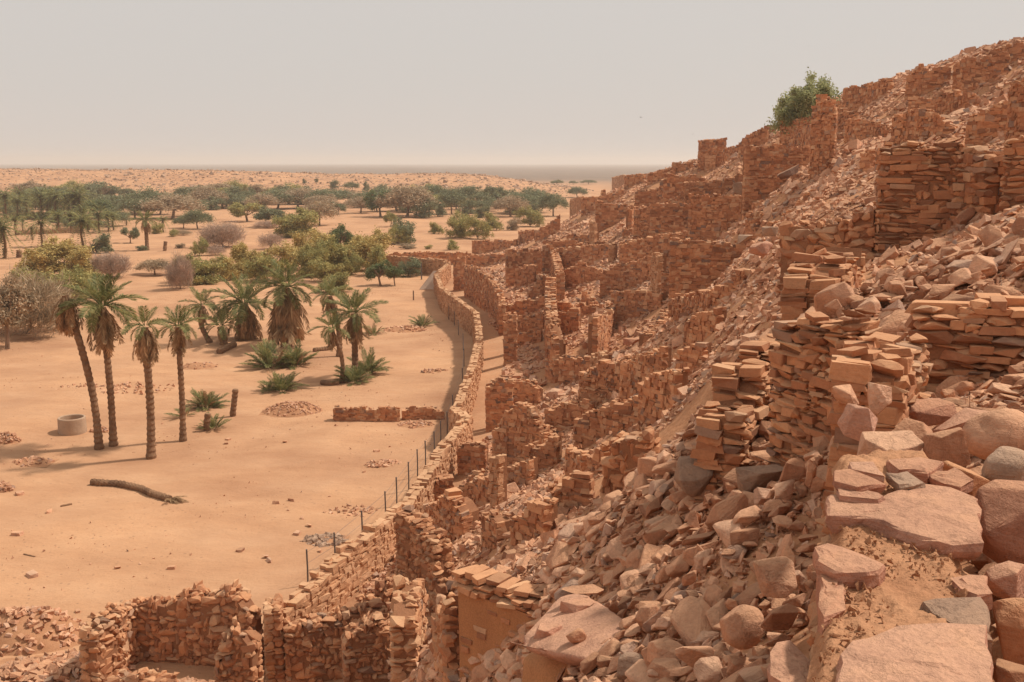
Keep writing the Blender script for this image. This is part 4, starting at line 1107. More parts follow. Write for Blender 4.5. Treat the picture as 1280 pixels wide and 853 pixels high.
def palm(label, base, crown, R_px, ng=26, nd=26, trunk=.2, bend=0.0, kind='palm_tree', cat='palm tree', group=None, dead_only=False, skirt=1.0):
    x, y, z = hit(*base) if base[1] > 300 else G(*base)
    cx, _, cz = P(crown[0], crown[1], y)
    rr = random.Random(zlib.crc32(label.encode()) % 9999)
    t = tag(empty(kind, (x, y, z)), label, cat, group, 'thing')
    H = cz - z; dx = cx - x
    bm = bmesh.new(); n = max(14, int(H / .13)); pts, rad = [], []
    for i in range(n + 1):
        u = i / n
        pts.append(Vector((dx * (u ** 1.25) + bend * math.sin(u * 3.14159), .1 * math.sin(u * 5), H * u - (.25 if i == 0 else 0))))
        rad.append(trunk * (1.25 - .5 * min(1, u * 6) * .5 - .12 * u) * (1.0 if i % 2 else .86) * rr.uniform(.95, 1.05))
    tube(bm, pts, rad, 10, .06, rr)
    link('trunk', bm_mesh('trunk', bm, M_BARK), t)
    S = R_px * y / F
    top = Vector((dx, .1 * math.sin(5), H))
    def add(nm, me, az, el, L, off=0.0, roll=0):
        o = link(nm, me, t)
        o.matrix_local = Matrix.Translation(top + Vector((math.cos(az) * trunk * .6, math.sin(az) * trunk * .6, off))) @ Matrix.Rotation(az, 4, 'Z') @ Matrix.Rotation(-el, 4, 'Y') @ Matrix.Rotation(roll, 4, 'X') @ Matrix.Diagonal((L, L, L, 1))
    az = rr.random() * 6
    for k in range(0 if dead_only else ng):
        u = k / max(1, ng - 1); az += 2.39996 + rr.uniform(-.3, .3)
        el = math.radians(82 - 95 * u ** .9 + rr.uniform(-8, 8))
        me = FRG[min(3, int(u * 3.4 + rr.random()))]
        add('frond', me, az, el, S * rr.uniform(.95, 1.3) * (.8 + .3 * math.sin(u * 3)), .1, rr.uniform(-.3, .3))
    for k in range(nd):
        u = k / max(1, nd - 1); az += 2.39996 + rr.uniform(-.4, .4)
        el = math.radians((-50 if not dead_only else -52) - 37 * u + rr.uniform(-7, 7))
        add('dead_frond', FRD[rr.randrange(3)], az, el, S * rr.uniform(.8, 1.15) * skirt, -.05 - .25 * u * S * .4, rr.uniform(-.5, .5))
    return t
palm('leaning dead palm with a hanging bundle of brown fronds', (124, 562), (83, 369), 36, 0, 46, .2, .15, dead_only=True, skirt=1.2)
palm('tall palm with the widest crown, second from the left of the row', (142, 558), (130, 384), 41, 26, 34, .19, .0, skirt=1.25)
palm('thick-trunked palm standing nearest, in front of the row', (189, 573), (182, 409), 29, 12, 34, .21, .05, skirt=1.4)
palm('slim straight palm at the right end of the front row', (229, 552), (224, 409), 28, 18, 22, .17, .0, skirt=1.1)
palm('small crooked palm behind the slim straight palm', (263, 429), (254, 382), 22, 14, 14, .22, -.5)
palm('short young palm just right of the small crooked palm', (280, 431), (276, 408), 22, 16, 8, .3)
palm('shaggy palm with a full crown left of the twin-trunked palm', (314, 424), (306, 380), 37, 24, 40, .35, skirt=1.4)
palm('tallest shaggy palm with a long brown skirt at the centre of the flat', (357, 434), (358, 360), 34, 26, 50, .35, skirt=1.9)
palm('thin palm behind the pair by the low sand wall', (424, 446), (412, 370), 22, 15, 18, .22, .2)
palm('bushy palm above the ground-hugging palms', (444, 472), (443, 392), 30, 20, 26, .24, .0, skirt=1.2)
palm('small curved palm with bare lower trunk', (427, 479), (415, 412), 24, 13, 8, .16, .25)
palm('far slim palm with a thin crown beside the dead stump', (184, 313), (182, 276), 14, 16, 14, .35)
def ground_palm(label, px, py, R_px, n=36, group=None, name='ground_palm', dead=.15):
    x, y, z = hit(px, py)
    rr = random.Random(zlib.crc32(label.encode()) % 9999)
    t = tag(empty(name, (x, y, z)), label, 'palm shrub', group, 'thing')
    S = R_px * y / F; az = 0
    for k in range(n):
        u = k / n; az += 2.39996 + rr.uniform(-.4, .4)
        o = link('frond', FRD[0] if rr.random() < dead else FRS[rr.randrange(3)], t)
        rad = S * .3 * rr.random()
        L = S * rr.uniform(.75, 1.15)
        o.matrix_local = Matrix.Translation((math.cos(az) * rad, math.sin(az) * rad, -.05)) @ Matrix.Rotation(az, 4, 'Z') @ Matrix.Rotation(-math.radians(80 - 62 * u + rr.uniform(-8, 8)), 4, 'Y') @ Matrix.Diagonal((L, L, L, 1))
for a in [('dark green ground palm under the tallest shaggy palm', 340, 459, 33, 40), ('dark ground palm clump at the right of the tallest shaggy palm', 369, 457, 28, 40),
          ('paler ground palm in front of the dark ground palms', 353, 488, 28, 32), ('yellowish tuft of ground palm left of the paler one', 336, 488, 16, 18),
          ('ground palm spreading behind the small curved palm', 461, 466, 30, 36), ('low ground palm at the foot of the small curved palm', 442, 478, 26, 40),
          ('ground palm beside the burnt palm stump', 259, 509, 26, 40), ('sparse ground palm at the foot of the slim straight palm', 230, 521, 20, 12),
          ('small grey-green ground palm growing round a cut stump', 266, 536, 20, 26), ('lone small palm near the fence', 528, 408, 18, 26),
          ('green palm tuft right of the bushy palm', 466, 418, 16, 20)]: ground_palm(*a)

# broad-leaved crowns: leaf-sized faces gathered in clumps with gaps between
def crown_mesh(name, kind, mat, seed, n):
    g = np.random.default_rng(seed)
    if kind == 'umbrella':
        m = 52; a = g.uniform(0, 6.28, m); r = np.sqrt(g.random(m)) * .5
        c = np.stack([r * np.cos(a), r * np.sin(a), .46 + .44 * (1 - (r / .5) ** 2) * g.uniform(.3, 1, m) + g.normal(0, .04, m)], -1); s = np.array([.075, .075, .085])
    elif kind == 'dome':
        m = 90; nl = 7; la_ = g.uniform(0, 6.28, nl); lr = np.sqrt(g.random(nl)) * .34; lc = np.stack([lr * np.cos(la_), lr * np.sin(la_), g.uniform(.28, .72, nl)], -1); ls = g.uniform(.13, .27, nl)
        q = g.integers(nl, size=m); v = g.normal(0, 1, (m, 3)); v /= np.linalg.norm(v, axis=1)[:, None]
        c = lc[q] + v * (g.random((m, 1)) ** .5) * ls[q][:, None] * np.array([1, 1, 1.15]); low = g.random(m) < .3; c[low, 2] *= .35; c[:, 2] = np.clip(c[:, 2], .04, 1); s = np.array([.05, .05, .06])
    elif kind == 'tree':
        m = 70; nl = 8; la_ = g.uniform(0, 6.28, nl); lr = np.sqrt(g.random(nl)) * .36; lc = np.stack([lr * np.cos(la_), lr * np.sin(la_), g.uniform(.42, .8, nl)], -1); ls = g.uniform(.11, .22, nl)
        q = g.integers(nl, size=m); v = g.normal(0, 1, (m, 3)); v /= np.linalg.norm(v, axis=1)[:, None]
        c = lc[q] + v * (g.random((m, 1)) ** .5) * ls[q][:, None]; s = np.array([.05, .05, .045])
    else:       # bare: twigs fanning upward
        m = 70; a = g.uniform(0, 6.28, m); r = np.sqrt(g.random(m)) * .47
        c = np.stack([r * np.cos(a), r * np.sin(a), .22 + .62 * g.random(m) * (1.05 - r)], -1); s = np.array([.09, .09, .11])
    k = g.integers(m, size=n)
    p = c[k] + g.normal(0, 1, (n, 3)) * s * g.uniform(.7, 1.2, (m, 1))[k]
    p[:, 2] = np.maximum(p[:, 2], .01)
    d1 = g.normal(0, 1, (n, 3))
    if kind == 'bare': d1 = d1 * .45 + np.concatenate([c[k][:, :2] * 1.6, np.full((n, 1), .7)], 1)
    d1 /= np.linalg.norm(d1, axis=1)[:, None]
    d2 = np.cross(d1, g.normal(0, 1, (n, 3))); d2 /= np.linalg.norm(d2, axis=1)[:, None]
    if kind == 'bare': la, lb = g.uniform(.05, .12, (n, 1)), g.uniform(.003, .006, (n, 1))
    else: la, lb = g.uniform(.018, .036, (n, 1)), g.uniform(.009, .016, (n, 1))
    V = np.stack([p - d1 * la, p + d2 * lb, p + d1 * la, p - d2 * lb], 1).reshape(-1, 3)
    return mesh_from(name, V, np.arange(n * 4).reshape(-1, 4), mat)
def wood_mesh(kind, seed):
    rr = random.Random(seed); bm = bmesh.new()
    fork = {'umbrella': .34, 'tree': .3, 'dome': .06, 'bare': .16}[kind]
    r0 = {'umbrella': .026, 'tree': .03, 'dome': .016, 'bare': .02}[kind]
    lean = Vector((rr.uniform(-.06, .06), rr.uniform(-.06, .06), 0))
    tube(bm, [Vector((0, 0, -.03)), Vector((0, 0, fork * .5)) + lean * .6, Vector((0, 0, fork)) + lean], [r0 * 1.3, r0, r0 * .9], 7)
    for k in range(8):
        a = k * .785 + rr.uniform(-.3, .3); r = rr.uniform(.18, .42)
        e = Vector((math.cos(a) * r, math.sin(a) * r, {'umbrella': .72, 'tree': .68, 'dome': .6, 'bare': .62}[kind] + rr.uniform(-.1, .1)))
        s = Vector((0, 0, fork)) + lean; mid = s.lerp(e, .5) + Vector((rr.uniform(-.04, .04), rr.uniform(-.04, .04), .03 if kind != 'umbrella' else -.03))
        tube(bm, [s, mid, e], [r0 * .6, r0 * .4, r0 * .12], 5)
        for q in range(2):
            e2 = mid + Vector((rr.uniform(-.15, .15), rr.uniform(-.15, .15), rr.uniform(.1, .24)))
            tube(bm, [mid, mid.lerp(e2, .6) + Vector((0, 0, .02)), e2], [r0 * .3, r0 * .2, r0 * .06], 4)
    return bm_mesh('trunk', bm, M_WOOD)
_cr, _wd = {}, {}
def veg(kind, col, px, pb, pt, w, label, name, cat, group=None, seed=0, Y=None):
    """w, heights in photograph pixels; stands on the land where the pixel of its foot meets it"""
    if Y: x, y, _ = P(px, pb, Y); z = float(hz(x, y))
    else: x, y, z = hit(px, pb)
    big = (pb - pt) > 34
    key = (kind, col, seed % 3, big)
    if key not in _cr: _cr[key] = crown_mesh('crown', kind, LEAF[col], seed % 3 * 17 + len(kind), {'bare': 3600}.get(kind, 6500) * (2 if big else 1))
    if (kind, seed % 3) not in _wd: _wd[(kind, seed % 3)] = wood_mesh(kind, seed % 3 + 5)
    f = project(x, y, z)[2]
    if kind == 'dome' and not Y: w *= 1.32; pt -= .1 * (pb - pt)
    if kind in ('tree', 'umbrella') and not Y: w *= 1.15
    H = (P(px, pt, y)[2] - z if Y else (pb - pt) * f / F) * 1.03; Wd = w * f / F
    t = tag(empty(name, (x, y, z)), label, cat, group, 'thing')
    t.rotation_euler.z = (seed * 1.913) % 6.28; t.scale = (Wd, Wd, H)
    link('trunk', _wd[(kind, seed % 3)], t); link('crown', _cr[key], t)
    return t
z1 = lambda q: (q[0] / 3.2, 180 + q[1] / 3.2, 180 + q[2] / 3.2, q[3] / 3.2)
z2 = lambda q: (340 + q[0] / 3.2, 180 + q[1] / 3.2, 180 + q[2] / 3.2, q[3] / 3.2)
BELT_L = ('flat-topped acacia in the hazy belt below the stony ridge, left of the olive trees', 'acacia_tree', 'acacia tree', 'acacias in the left part of the far belt')
BELT_R = ('flat-topped acacia in the hazy belt below the long ridge, right of the golden bushes', 'acacia_tree', 'acacia tree', 'acacias in the right part of the far belt')
BUSH_R = ('dark rounded bush among the far acacias right of the golden bushes', 'desert_bush', 'bush', 'dark bushes among the far acacias')
FARB = ('tiny bush far off on the stony ridge or the plain behind it', 'desert_bush', 'bush', 'tiny bushes on the far ridge')
def one(label, name='desert_bush', cat='bush'): return (label, name, cat, None)
SD = [0]
def many(conv, rows):
    for kind, col, q, info in rows:
        SD[0] += 1; px, pb, pt, w = conv(q)
        veg(kind, col, px, pb, pt, w, *info, seed=SD[0])
many(z1, [
    ('umbrella','green',(480,278,205,150),BELT_L),('umbrella','green',(590,282,178,160),BELT_L),('umbrella','brown',(690,302,205,200),one('wide brownish acacia in the middle of the left far belt','acacia_tree','acacia tree')),
    ('umbrella','brown',(830,262,168,120),BELT_L),('umbrella','green',(905,255,190,130),BELT_L),('umbrella','green',(975,252,190,90),BELT_L),('tree','green',(1000,238,172,60),BELT_L),
    ('umbrella','green',(1110,262,188,150),BELT_L),('umbrella','brown',(1190,258,178,150),BELT_L),('umbrella','green',(1275,262,185,90),BELT_L),('umbrella','green',(420,285,215,120),BELT_L),('umbrella','green',(540,300,220,120),BELT_L),
    ('umbrella','green',(640,285,195,120),BELT_L),('umbrella','green',(760,290,215,110),BELT_L),
    ('umbrella','dark',(380,300,225,140),BELT_L),('umbrella','brown',(1050,268,200,110),BELT_L),('umbrella','green',(450,330,262,110),BELT_L),
    ('tree','olive',(990,312,236,130),one('rounded olive-green tree left of a pair of larger ones','olive_green_tree','tree')),('tree','green',(1095,332,248,130),one('middle one of three rounded olive-green trees','olive_green_tree','tree')),
    ('dome','olive',(1180,372,262,150),one('largest of the three rounded olive-green trees','olive_green_tree','tree')),
    ('umbrella','green',(792,342,265,100),one('small neat flat-topped acacia left of the bare brown shrub','acacia_tree','acacia tree')),('umbrella','green',(735,338,288,66),one('smallest flat-topped acacia beside the far slim palms','acacia_tree','acacia tree')),
    ('bare','purple',(895,415,305,165),one('wide bare brown shrub on the sand below the olive-green trees','bare_shrub','shrub')),('bare','purple',(1085,422,352,100),one('small bare grey tree right of the wide bare shrub','bare_shrub','shrub')),
    ('bare','purple',(1070,338,305,100),one('low dark thicket of bare twigs under the olive-green trees','bare_shrub','shrub')),
    ('dome','olive',(630,360,318,46),one('small green bush beside the far slim palms')),('dome','olive',(693,372,345,32),one('little bright green bush between the far slim palms')),
    ('bare','brown',(735,366,342,64),one('low grey heap of twigs beside the little bright bush','bare_shrub','shrub')),('dome','brown',(722,417,398,40),one('tiny dry bush right of the dark post')),
    ('dome','olive',(800,448,385,56),one('yellow-green bush above the purplish thicket')),('bare','purple',(865,446,402,70),one('low purplish thicket behind the yellow-green bush','bare_shrub','shrub')),
    ('dome','green',(570,428,405,44),one('low dark bush at the foot of a far slim palm')),('tree','green',(522,398,335,66),one('dark ragged bush left of the far slim palm')),
    ('dome','green',(392,438,366,92),one('round dark green bush behind the golden bushes')),('bare','purple',(440,535,425,145),one('purplish bare shrub right of the big golden bush','bare_shrub','shrub')),
    ('dome','gold',(205,530,400,190),one('big golden-brown bush at the left')),('dome','gold',(305,540,428,140),one('golden bush between the big golden bush and the purplish shrub')),
    ('dome','olive',(135,582,488,120),one('olive bush in front of the big golden bush')),('dome','olive',(262,628,528,160),one('yellow-green bush behind the widest palm crown')),
    ('bare','purple',(722,582,432,100),one('purplish bare shrub leaning on the olive bushes','bare_shrub','shrub')),('dome','olive',(805,562,445,150),one('broad olive bush in the middle of the flat')),
    ('dome','olive',(890,512,452,70),one('small olive bush right of the broad olive bush')),('dome','gold',(985,532,408,125),one('golden olive bush left of the shaggy palms')),
    ('dome','gold',(1062,502,432,70),one('small golden bush squeezed behind the shaggy palms')),('dome','gold',(1160,505,408,150),one('wide golden bush behind the tallest shaggy palm')),
    ('dome','gold',(1232,470,365,100),one('golden bush rising behind the wide golden bush')),('dome','olive',(1252,532,408,100),one('green-olive bush right of the wide golden bush')),
    ('umbrella','brown',(620,527,462,115),one('leaning bare little tree on open sand','bare_shrub','shrub')),
    ('bare','brown',(110,760,505,330),one('pale leafless thorn tree spreading at the left edge','thorn_tree','tree')),('tree','brown',(30,820,520,220),one('grey thorn tree with a bent trunk at the left edge','thorn_tree','tree')),
])
many(z2, [
    ('umbrella','green',(70,242,180,160),BELT_R),('umbrella','green',(240,242,182,160),BELT_R),('umbrella','brown',(310,242,188,120),BELT_R),('tree','dark',(435,292,188,120),one('round-headed green tree at the front of the right far belt','olive_green_tree','tree')),
    ('umbrella','brown',(540,293,170,180),BELT_R),('dome','green',(610,297,220,80),BUSH_R),('umbrella','green',(650,250,165,130),BELT_R),('dome','green',(680,292,232,54),BUSH_R),('umbrella','green',(720,282,180,100),BELT_R),
    ('umbrella','green',(800,250,170,140),BELT_R),('dome','green',(785,287,232,76),BUSH_R),('dome','green',(840,297,242,54),BUSH_R),('tree','green',(895,262,172,84),one('bright green round tree in the right far belt','olive_green_tree','tree')),
    ('umbrella','brown',(955,292,208,120),BELT_R),('umbrella','green',(1030,275,188,160),BELT_R),('umbrella','green',(1125,290,200,100),one('last flat-topped acacia before the ruins','acacia_tree','acacia tree')),
    ('umbrella','green',(500,270,185,120),BELT_R),('umbrella','brown',(580,285,190,110),BELT_R),('umbrella','green',(990,280,200,90),BELT_R),
    ('umbrella','green',(1222,216,173,66),one('lone flat acacia on bare sand beyond the tip of the ruins','acacia_tree','acacia tree')),
    ('umbrella','green',(1140,166,144,44),FARB),('umbrella','green',(1265,162,145,56),FARB),('umbrella','green',(1205,164,148,30),FARB),('dome','green',(600,112,94,32),FARB),('dome','green',(250,182,148,34),FARB),('dome','green',(375,190,155,30),FARB),('umbrella','green',(320,190,152,54),FARB),
    ('dome','green',(180,155,140,16),FARB),('dome','green',(130,160,142,16),FARB),('dome','green',(290,120,112,12),FARB),
    ('umbrella','brown',(190,328,228,120),one('thin-trunked brownish acacia right of the olive-green trees','acacia_tree','acacia tree')),
    ('tree','olive',(475,332,268,54),one('small green tree on the sand below the right far belt','olive_green_tree','tree')),('dome','green',(525,402,298,96),one('tall green bush on the open sand')),('dome','olive',(505,404,338,66),one('lower olive bush leaning on the tall green bush')),
    ('dome','olive',(665,360,318,54),one('small lone olive bush beyond the boundary wall')),('dome','olive',(745,375,272,100),one('loose olive bush right of the small lone bush')),('dome','olive',(825,382,298,86),one('brownish olive bush touching the loose olive bush')),
    ('dome','olive',(895,346,283,78),one('neat round olive bush near the ruins')),('dome','brown',(965,346,294,54),one('small dry bush beside the ruins')),('dome','olive',(1035,332,262,90),one('big dusty bush at the tip of the ruins')),
    ('dome','olive',(730,426,388,58),one('small olive bush behind the boundary wall')),('dome','olive',(625,421,404,28),one('tiny bush on the sand behind the boundary wall')),('dome','brown',(540,421,402,66),one('thin dry tuft on the sand behind the boundary wall')),
    ('dome','gold',(170,465,362,170),one('golden bush in the thick cluster behind the palms')),('dome','olive',(165,532,408,100),one('green-gold bush at the foot of the thick cluster')),('dome','olive',(235,514,408,125),one('olive bush in the middle of the thick cluster')),
    ('tree','dark',(275,450,326,110),one('dark green tree rising out of the thick cluster','olive_green_tree','tree')),('dome','gold',(392,484,346,150),one('golden grey bush at the right of the thick cluster')),('dome','olive',(320,524,448,70),one('small olive bush in front of the dark green tree')),
    ('tree','dark',(435,568,466,120),one('dark green multi-stemmed tree beside the boundary wall','olive_green_tree','tree')),('tree','dark',(492,568,478,70),one('slender stemmed tree leaning by the boundary wall','olive_green_tree','tree')),('dome','green',(545,532,466,90),one('green bush against the boundary wall')),
    ('dome','olive',(232,594,522,125),one('yellow-green bush behind the thin palm')),
])
BELTM = [('the far palm grove', 50, 235), ('the wide brownish acacia', 216, 255), ('the rounded olive-green tree', 309, 262), ('the largest olive-green tree', 370, 275), ('the small neat acacia', 247, 275), ('the thin-trunked brownish acacia', 399, 265), ('the round-headed green tree', 476, 255),
         ('the tall green bush on the sand', 504, 285), ('the loose olive bush', 573, 275), ('the bright green round tree', 620, 250), ('the last acacia before the ruins', 691, 255), ('the big dusty bush', 663, 270)]
for o in list(bpy.data.objects):
    if o.get('group') in ('acacias in the left part of the far belt', 'acacias in the right part of the far belt', 'dark bushes among the far acacias'):
        q_ = project(*o.location); o['label'] = {'acacias in the left part of the far belt': 'flat-topped acacia in the left far belt ', 'acacias in the right part of the far belt': 'flat-topped acacia in the right far belt '}.get(o['group'], 'dark rounded far bush ') + near_words(q_[0], q_[1], BELTM)
rb = random.Random(21)
for k in range(84):
    left = k < 44
    px_ = rb.uniform(0, 395) if left else rb.uniform(395, 672)
    pb_ = rb.uniform(247, 264) if left else rb.uniform(250, 269); h_ = rb.uniform(14, 24)
    kd_, cl_ = rb.choice(['umbrella', 'tree', 'dome']), rb.choice(['green', 'green', 'green', 'olive', 'brown'])
    veg(kd_, cl_, px_, pb_, pb_ - h_, h_ * rb.uniform(1.4, 2.3), {'umbrella': 'flat-topped ', 'tree': 'round-crowned ', 'dome': 'bushy '}[kd_] + {'green': 'green', 'olive': 'olive', 'brown': 'dry brown'}[cl_] + ' tree in the hazy belt ' + near_words(px_, pb_ - 10, BELTM), 'acacia_tree' if kd_ == 'umbrella' else 'desert_bush' if kd_ == 'dome' else 'thorn_tree', 'tree', 'trees filling the far belt', seed=k)
veg('dome', 'pale', 1004, 150, 99, 74, 'bushy green desert tree on the skyline of the ruined hill', 'desert_tree', 'tree', seed=3, Y=86)
veg('dome', 'brown', 1035, 146, 112, 20, 'thin dry branch of bush beside the skyline desert tree', 'desert_bush', 'bush', seed=2, Y=86)

# the far palm grove: palms too small to show their fronds singly
def far_palm_meshes(seed):
    rr = random.Random(seed); bm = bmesh.new()
    tube(bm, [Vector((0, 0, -.03)), Vector((rr.uniform(-.06, .06), 0, .35)), Vector((0, 0, .74))], [.04, .03, .028], 6)
    tr = bm_mesh('trunk', bm, M_BARK)
    V, Q = [], []
    for k in range(38):
        az = k * 2.4 + rr.uniform(-.3, .3); u = k / 29; el = math.radians(80 - 150 * u); L = rr.uniform(.46, .6)
        d = Vector((math.cos(az), math.sin(az), 0))
        for j in range(14):
            t = (j + .5) / 14; p = Vector((0, 0, .74)) + d * L * t * math.cos(el) + Vector((0, 0, L * t * math.sin(el) - .22 * t * t))
            for s in (-1, 1):
                sd = Vector((-d.y, d.x, 0)) * s
                e = p + (d * .6 + sd * .8) * .095 + Vector((0, 0, -.03 + rr.uniform(-.02, .02)))
                w = d * .02
                V += [p - w, p + w, e]; Q.append((len(V) - 3, len(V) - 2, len(V) - 1))
    return tr, mesh_from('crown', np.array(V), np.array(Q), M_PALM)
FP = [far_palm_meshes(k) for k in range(3)]
def far_palm(q, info, k):
    px, pb, pt, _ = z1((q[0], q[1], q[2], 0))
    x, y, z = G(px, pb); f = project(x, y, z)[2]
    H = (pb - pt) * f / F
    t = tag(empty('palm_tree', (x, y, float(hz(x, y)))), *info, 'thing'); t.scale = (H,) * 3; t.rotation_euler.z = k * 1.7
    link('trunk', FP[k % 3][0], t); link('crown', FP[k % 3][1], t)
GROVEM = [('the left picture edge', 0, 240), ('the brush fence middle', 62, 262), ('the curved leaning palm', 6, 262), ('the thin bare-trunked palm', 54, 262), ('the bent thick-trunked palm', 104, 262)]
GROVE = ('date palm in the dense grove at the far left', 'palm tree', 'palms in the dense far grove')
GROVE2 = ('date palm in the looser front row of the far left grove', 'palm tree', 'palms in the front row of the far grove')
for k, xx in enumerate(range(-20, 350, 15)): far_palm((xx + R.uniform(-9, 9), 286 + R.uniform(-26, 22), 186 + R.uniform(-14, 26)), ('palm in the dense far grove ' + near_words(xx / 3.2, 238, GROVEM), 'palm tree', GROVE[2]), k)
for k, (xx, yb, yt) in enumerate([(5,395,285),(60,370,285),(90,345,285),(240,345,262),(285,350,265),(310,345,268),(360,362,268),(395,355,262),(430,345,262),(460,345,268),(510,335,262),(225,340,270),(340,340,255)]): far_palm((xx + R.uniform(-8, 8), yb + R.uniform(-10, 8), yt + R.uniform(-14, 10)), ('palm in the front row of the far grove ' + near_words(xx / 3.2, 262, GROVEM), 'palm tree', GROVE2[2]), k)
for k, (xx, yb, yt, lab) in enumerate([(20,458,290,'far palm at the left edge leaning over a curved trunk'),(172,415,280,'far palm with a thin bare trunk left of the round dark bush'),(655,356,288,'short far palm right of the far slim palm'),(130,385,320,'low ragged palm at the front of the far grove'),(335,412,268,'far palm with a bent thick trunk')]): far_palm((xx, yb, yt), (lab, 'palm tree', None), k)

for k in range(16):
    xx_, yy_ = R.uniform(0, 125), R.uniform(258, 288)
    veg('dome', R.choice(['green', 'olive', 'brown']), xx_, yy_, yy_ - R.uniform(6, 14), R.uniform(12, 30), 'low undergrowth bush in the far palm grove ' + near_words(xx_, yy_, GROVEM), 'desert_bush', 'bush', 'undergrowth of the far palm grove', seed=k)
for k, (xx_, yy_, h_, w_, c_) in enumerate([(395,338,40,44,'gold'),(422,342,44,40,'olive'),(445,338,36,46,'gold'),(468,344,34,30,'olive'),(408,352,30,34,'olive'),(330,352,30,40,'olive'),(288,350,26,38,'gold'),(243,352,30,40,'olive'),(105,372,34,50,'olive'),(60,372,30,44,'olive')]):
    veg('dome', c_, xx_, yy_, yy_ - h_, w_, ('golden' if c_ == 'gold' else 'olive') + ' feathery bush filling in ' + near_words(xx_, yy_, [('the thick golden cluster', 395, 325), ('the broad olive bush', 251, 340), ('the widest palm crown', 127, 375), ('the dark green tall tree', 426, 310), ('the tallest shaggy palm', 357, 360)]), 'desert_bush', 'bush', 'feathery bushes behind the palms', seed=k + 1)

# ------------------------------------------------------------------ things on the sand
def ring_well():
    x, y, z = G(91, 539)
    w = tag(empty('well_ring', (x, y, z)), 'round grey concrete well ring on the sand left of the palms', 'well', None, 'thing')
    m = mud_mat('weathered_concrete', (0.50, 0.34, 0.23), (0.40, 0.27, 0.185))
    bm = bmesh.new(); prof = [(.70, -.2), (.71, .02), (.69, .72), (.67, .76), (.60, .765), (.575, .73), (.57, -.1)]
    n = 40; rings = [[bm.verts.new((r * math.cos(6.2832 * k / n), r * math.sin(6.2832 * k / n), h)) for k in range(n)] for r, h in prof]
    for a, b in zip(rings[:-1], rings[1:]):
        for k in range(n): bm.faces.new((a[k], a[(k + 1) % n], b[(k + 1) % n], b[k]))
    link('ring', bm_mesh('ring', bm, m, False), w)
    bm = bmesh.new(); bmesh.ops.create_circle(bm, cap_ends=True, segments=32, radius=.60, matrix=Matrix.Translation((0, 0, .28)))
    link('sand_filling', bm_mesh('sand_filling', bm, M_EARTH), w)
ring_well()
def trunk_piece(label, px_pts, rad, name='palm_log', cat='log', rise=.6, mat=None):
    pts = [Vector(G(a, b, 0)) for a, b in px_pts]; c = pts[0].copy(); rr = random.Random(len(label))
    pts = [p - c + Vector((0, 0, float(hz(p.x, p.y)) + rad * rise)) for p in pts]
    fine = []
    for a, b in zip(pts[:-1], pts[1:]):
        k = max(2, int((b - a).length / .1)); fine += [a.lerp(b, i / k) for i in range(k)]
    fine.append(pts[-1]); bm = bmesh.new()
    tube(bm, fine, [rad * (1 if i % 2 else .84) * rr.uniform(.92, 1.06) for i in range(len(fine))], 9, .06, rr)
    o = tag(link(name, bm_mesh(name, bm, mat or M_BARK)), label, cat, None, 'thing'); o.location = c
    return o, fine
ft, fp = trunk_piece('fallen palm trunk lying bent on the sand with frayed end', [(115, 604), (128, 605), (148, 606), (163, 609), (176, 612), (190, 620), (205, 626), (213, 628)], .17, 'fallen_palm_trunk', 'fallen tree')
for k in range(16):
    o = link('dead_frond', FRD[k % 3], ft)
    o.matrix_local = Matrix.Translation(fp[-1]) @ Matrix.Rotation(-.5 + R.uniform(-1.1, 1.1), 4, 'Z') @ Matrix.Rotation(R.uniform(-.5, .15), 4, 'Y') @ Matrix.Diagonal((R.uniform(.4, .8),) * 3 + (1,))
trunk_piece('short log lying on sand behind the ground palms', [(274, 441), (293, 433)], .28)
trunk_piece('dark log lying left of the small curved palm', [(402, 478), (414, 480), (424, 480)], .2)
trunk_piece('log half hidden behind the small curved palm', [(392, 437), (415, 434)], .2)
trunk_piece('short stick lying near the fallen palm trunk', [(76, 632), (90, 629)], .05)
trunk_piece('thin stick on open sand below the fallen palm trunk', [(30, 694), (44, 697)], .03)
def stump(label, px, pb, pt, rad):
    x, y, z = G(px, pb); H = (pb - pt) * y / F; bm = bmesh.new(); rr = random.Random(px)
    n = max(6, int(H / .12)); tube(bm, [Vector((.02 * i, 0, H * i / n - (.1 if i == 0 else 0))) for i in range(n + 1)], [rad * (1.1 if i % 2 else .93) * rr.uniform(.95, 1.05) for i in range(n + 1)], 10, .07, rr)
    o = tag(link('palm_stump', bm_mesh('palm_stump', bm, M_BARK)), label, 'stump', None, 'thing'); o.location = (x, y, z)
stump('burnt upright palm stump between the front palms and the low sand wall', 291, 519, 485, .16)
stump('short cut palm stump wrapped by a small ground palm', 258, 536, 516, .17)
stump('dark post-like palm stump on the far sand', 206, 314, 302, .28)
stump('left one of the short stumps at the far left edge', 6, 320, 311, .3); stump('right one of the short stumps at the far left edge', 24, 322, 313, .4)

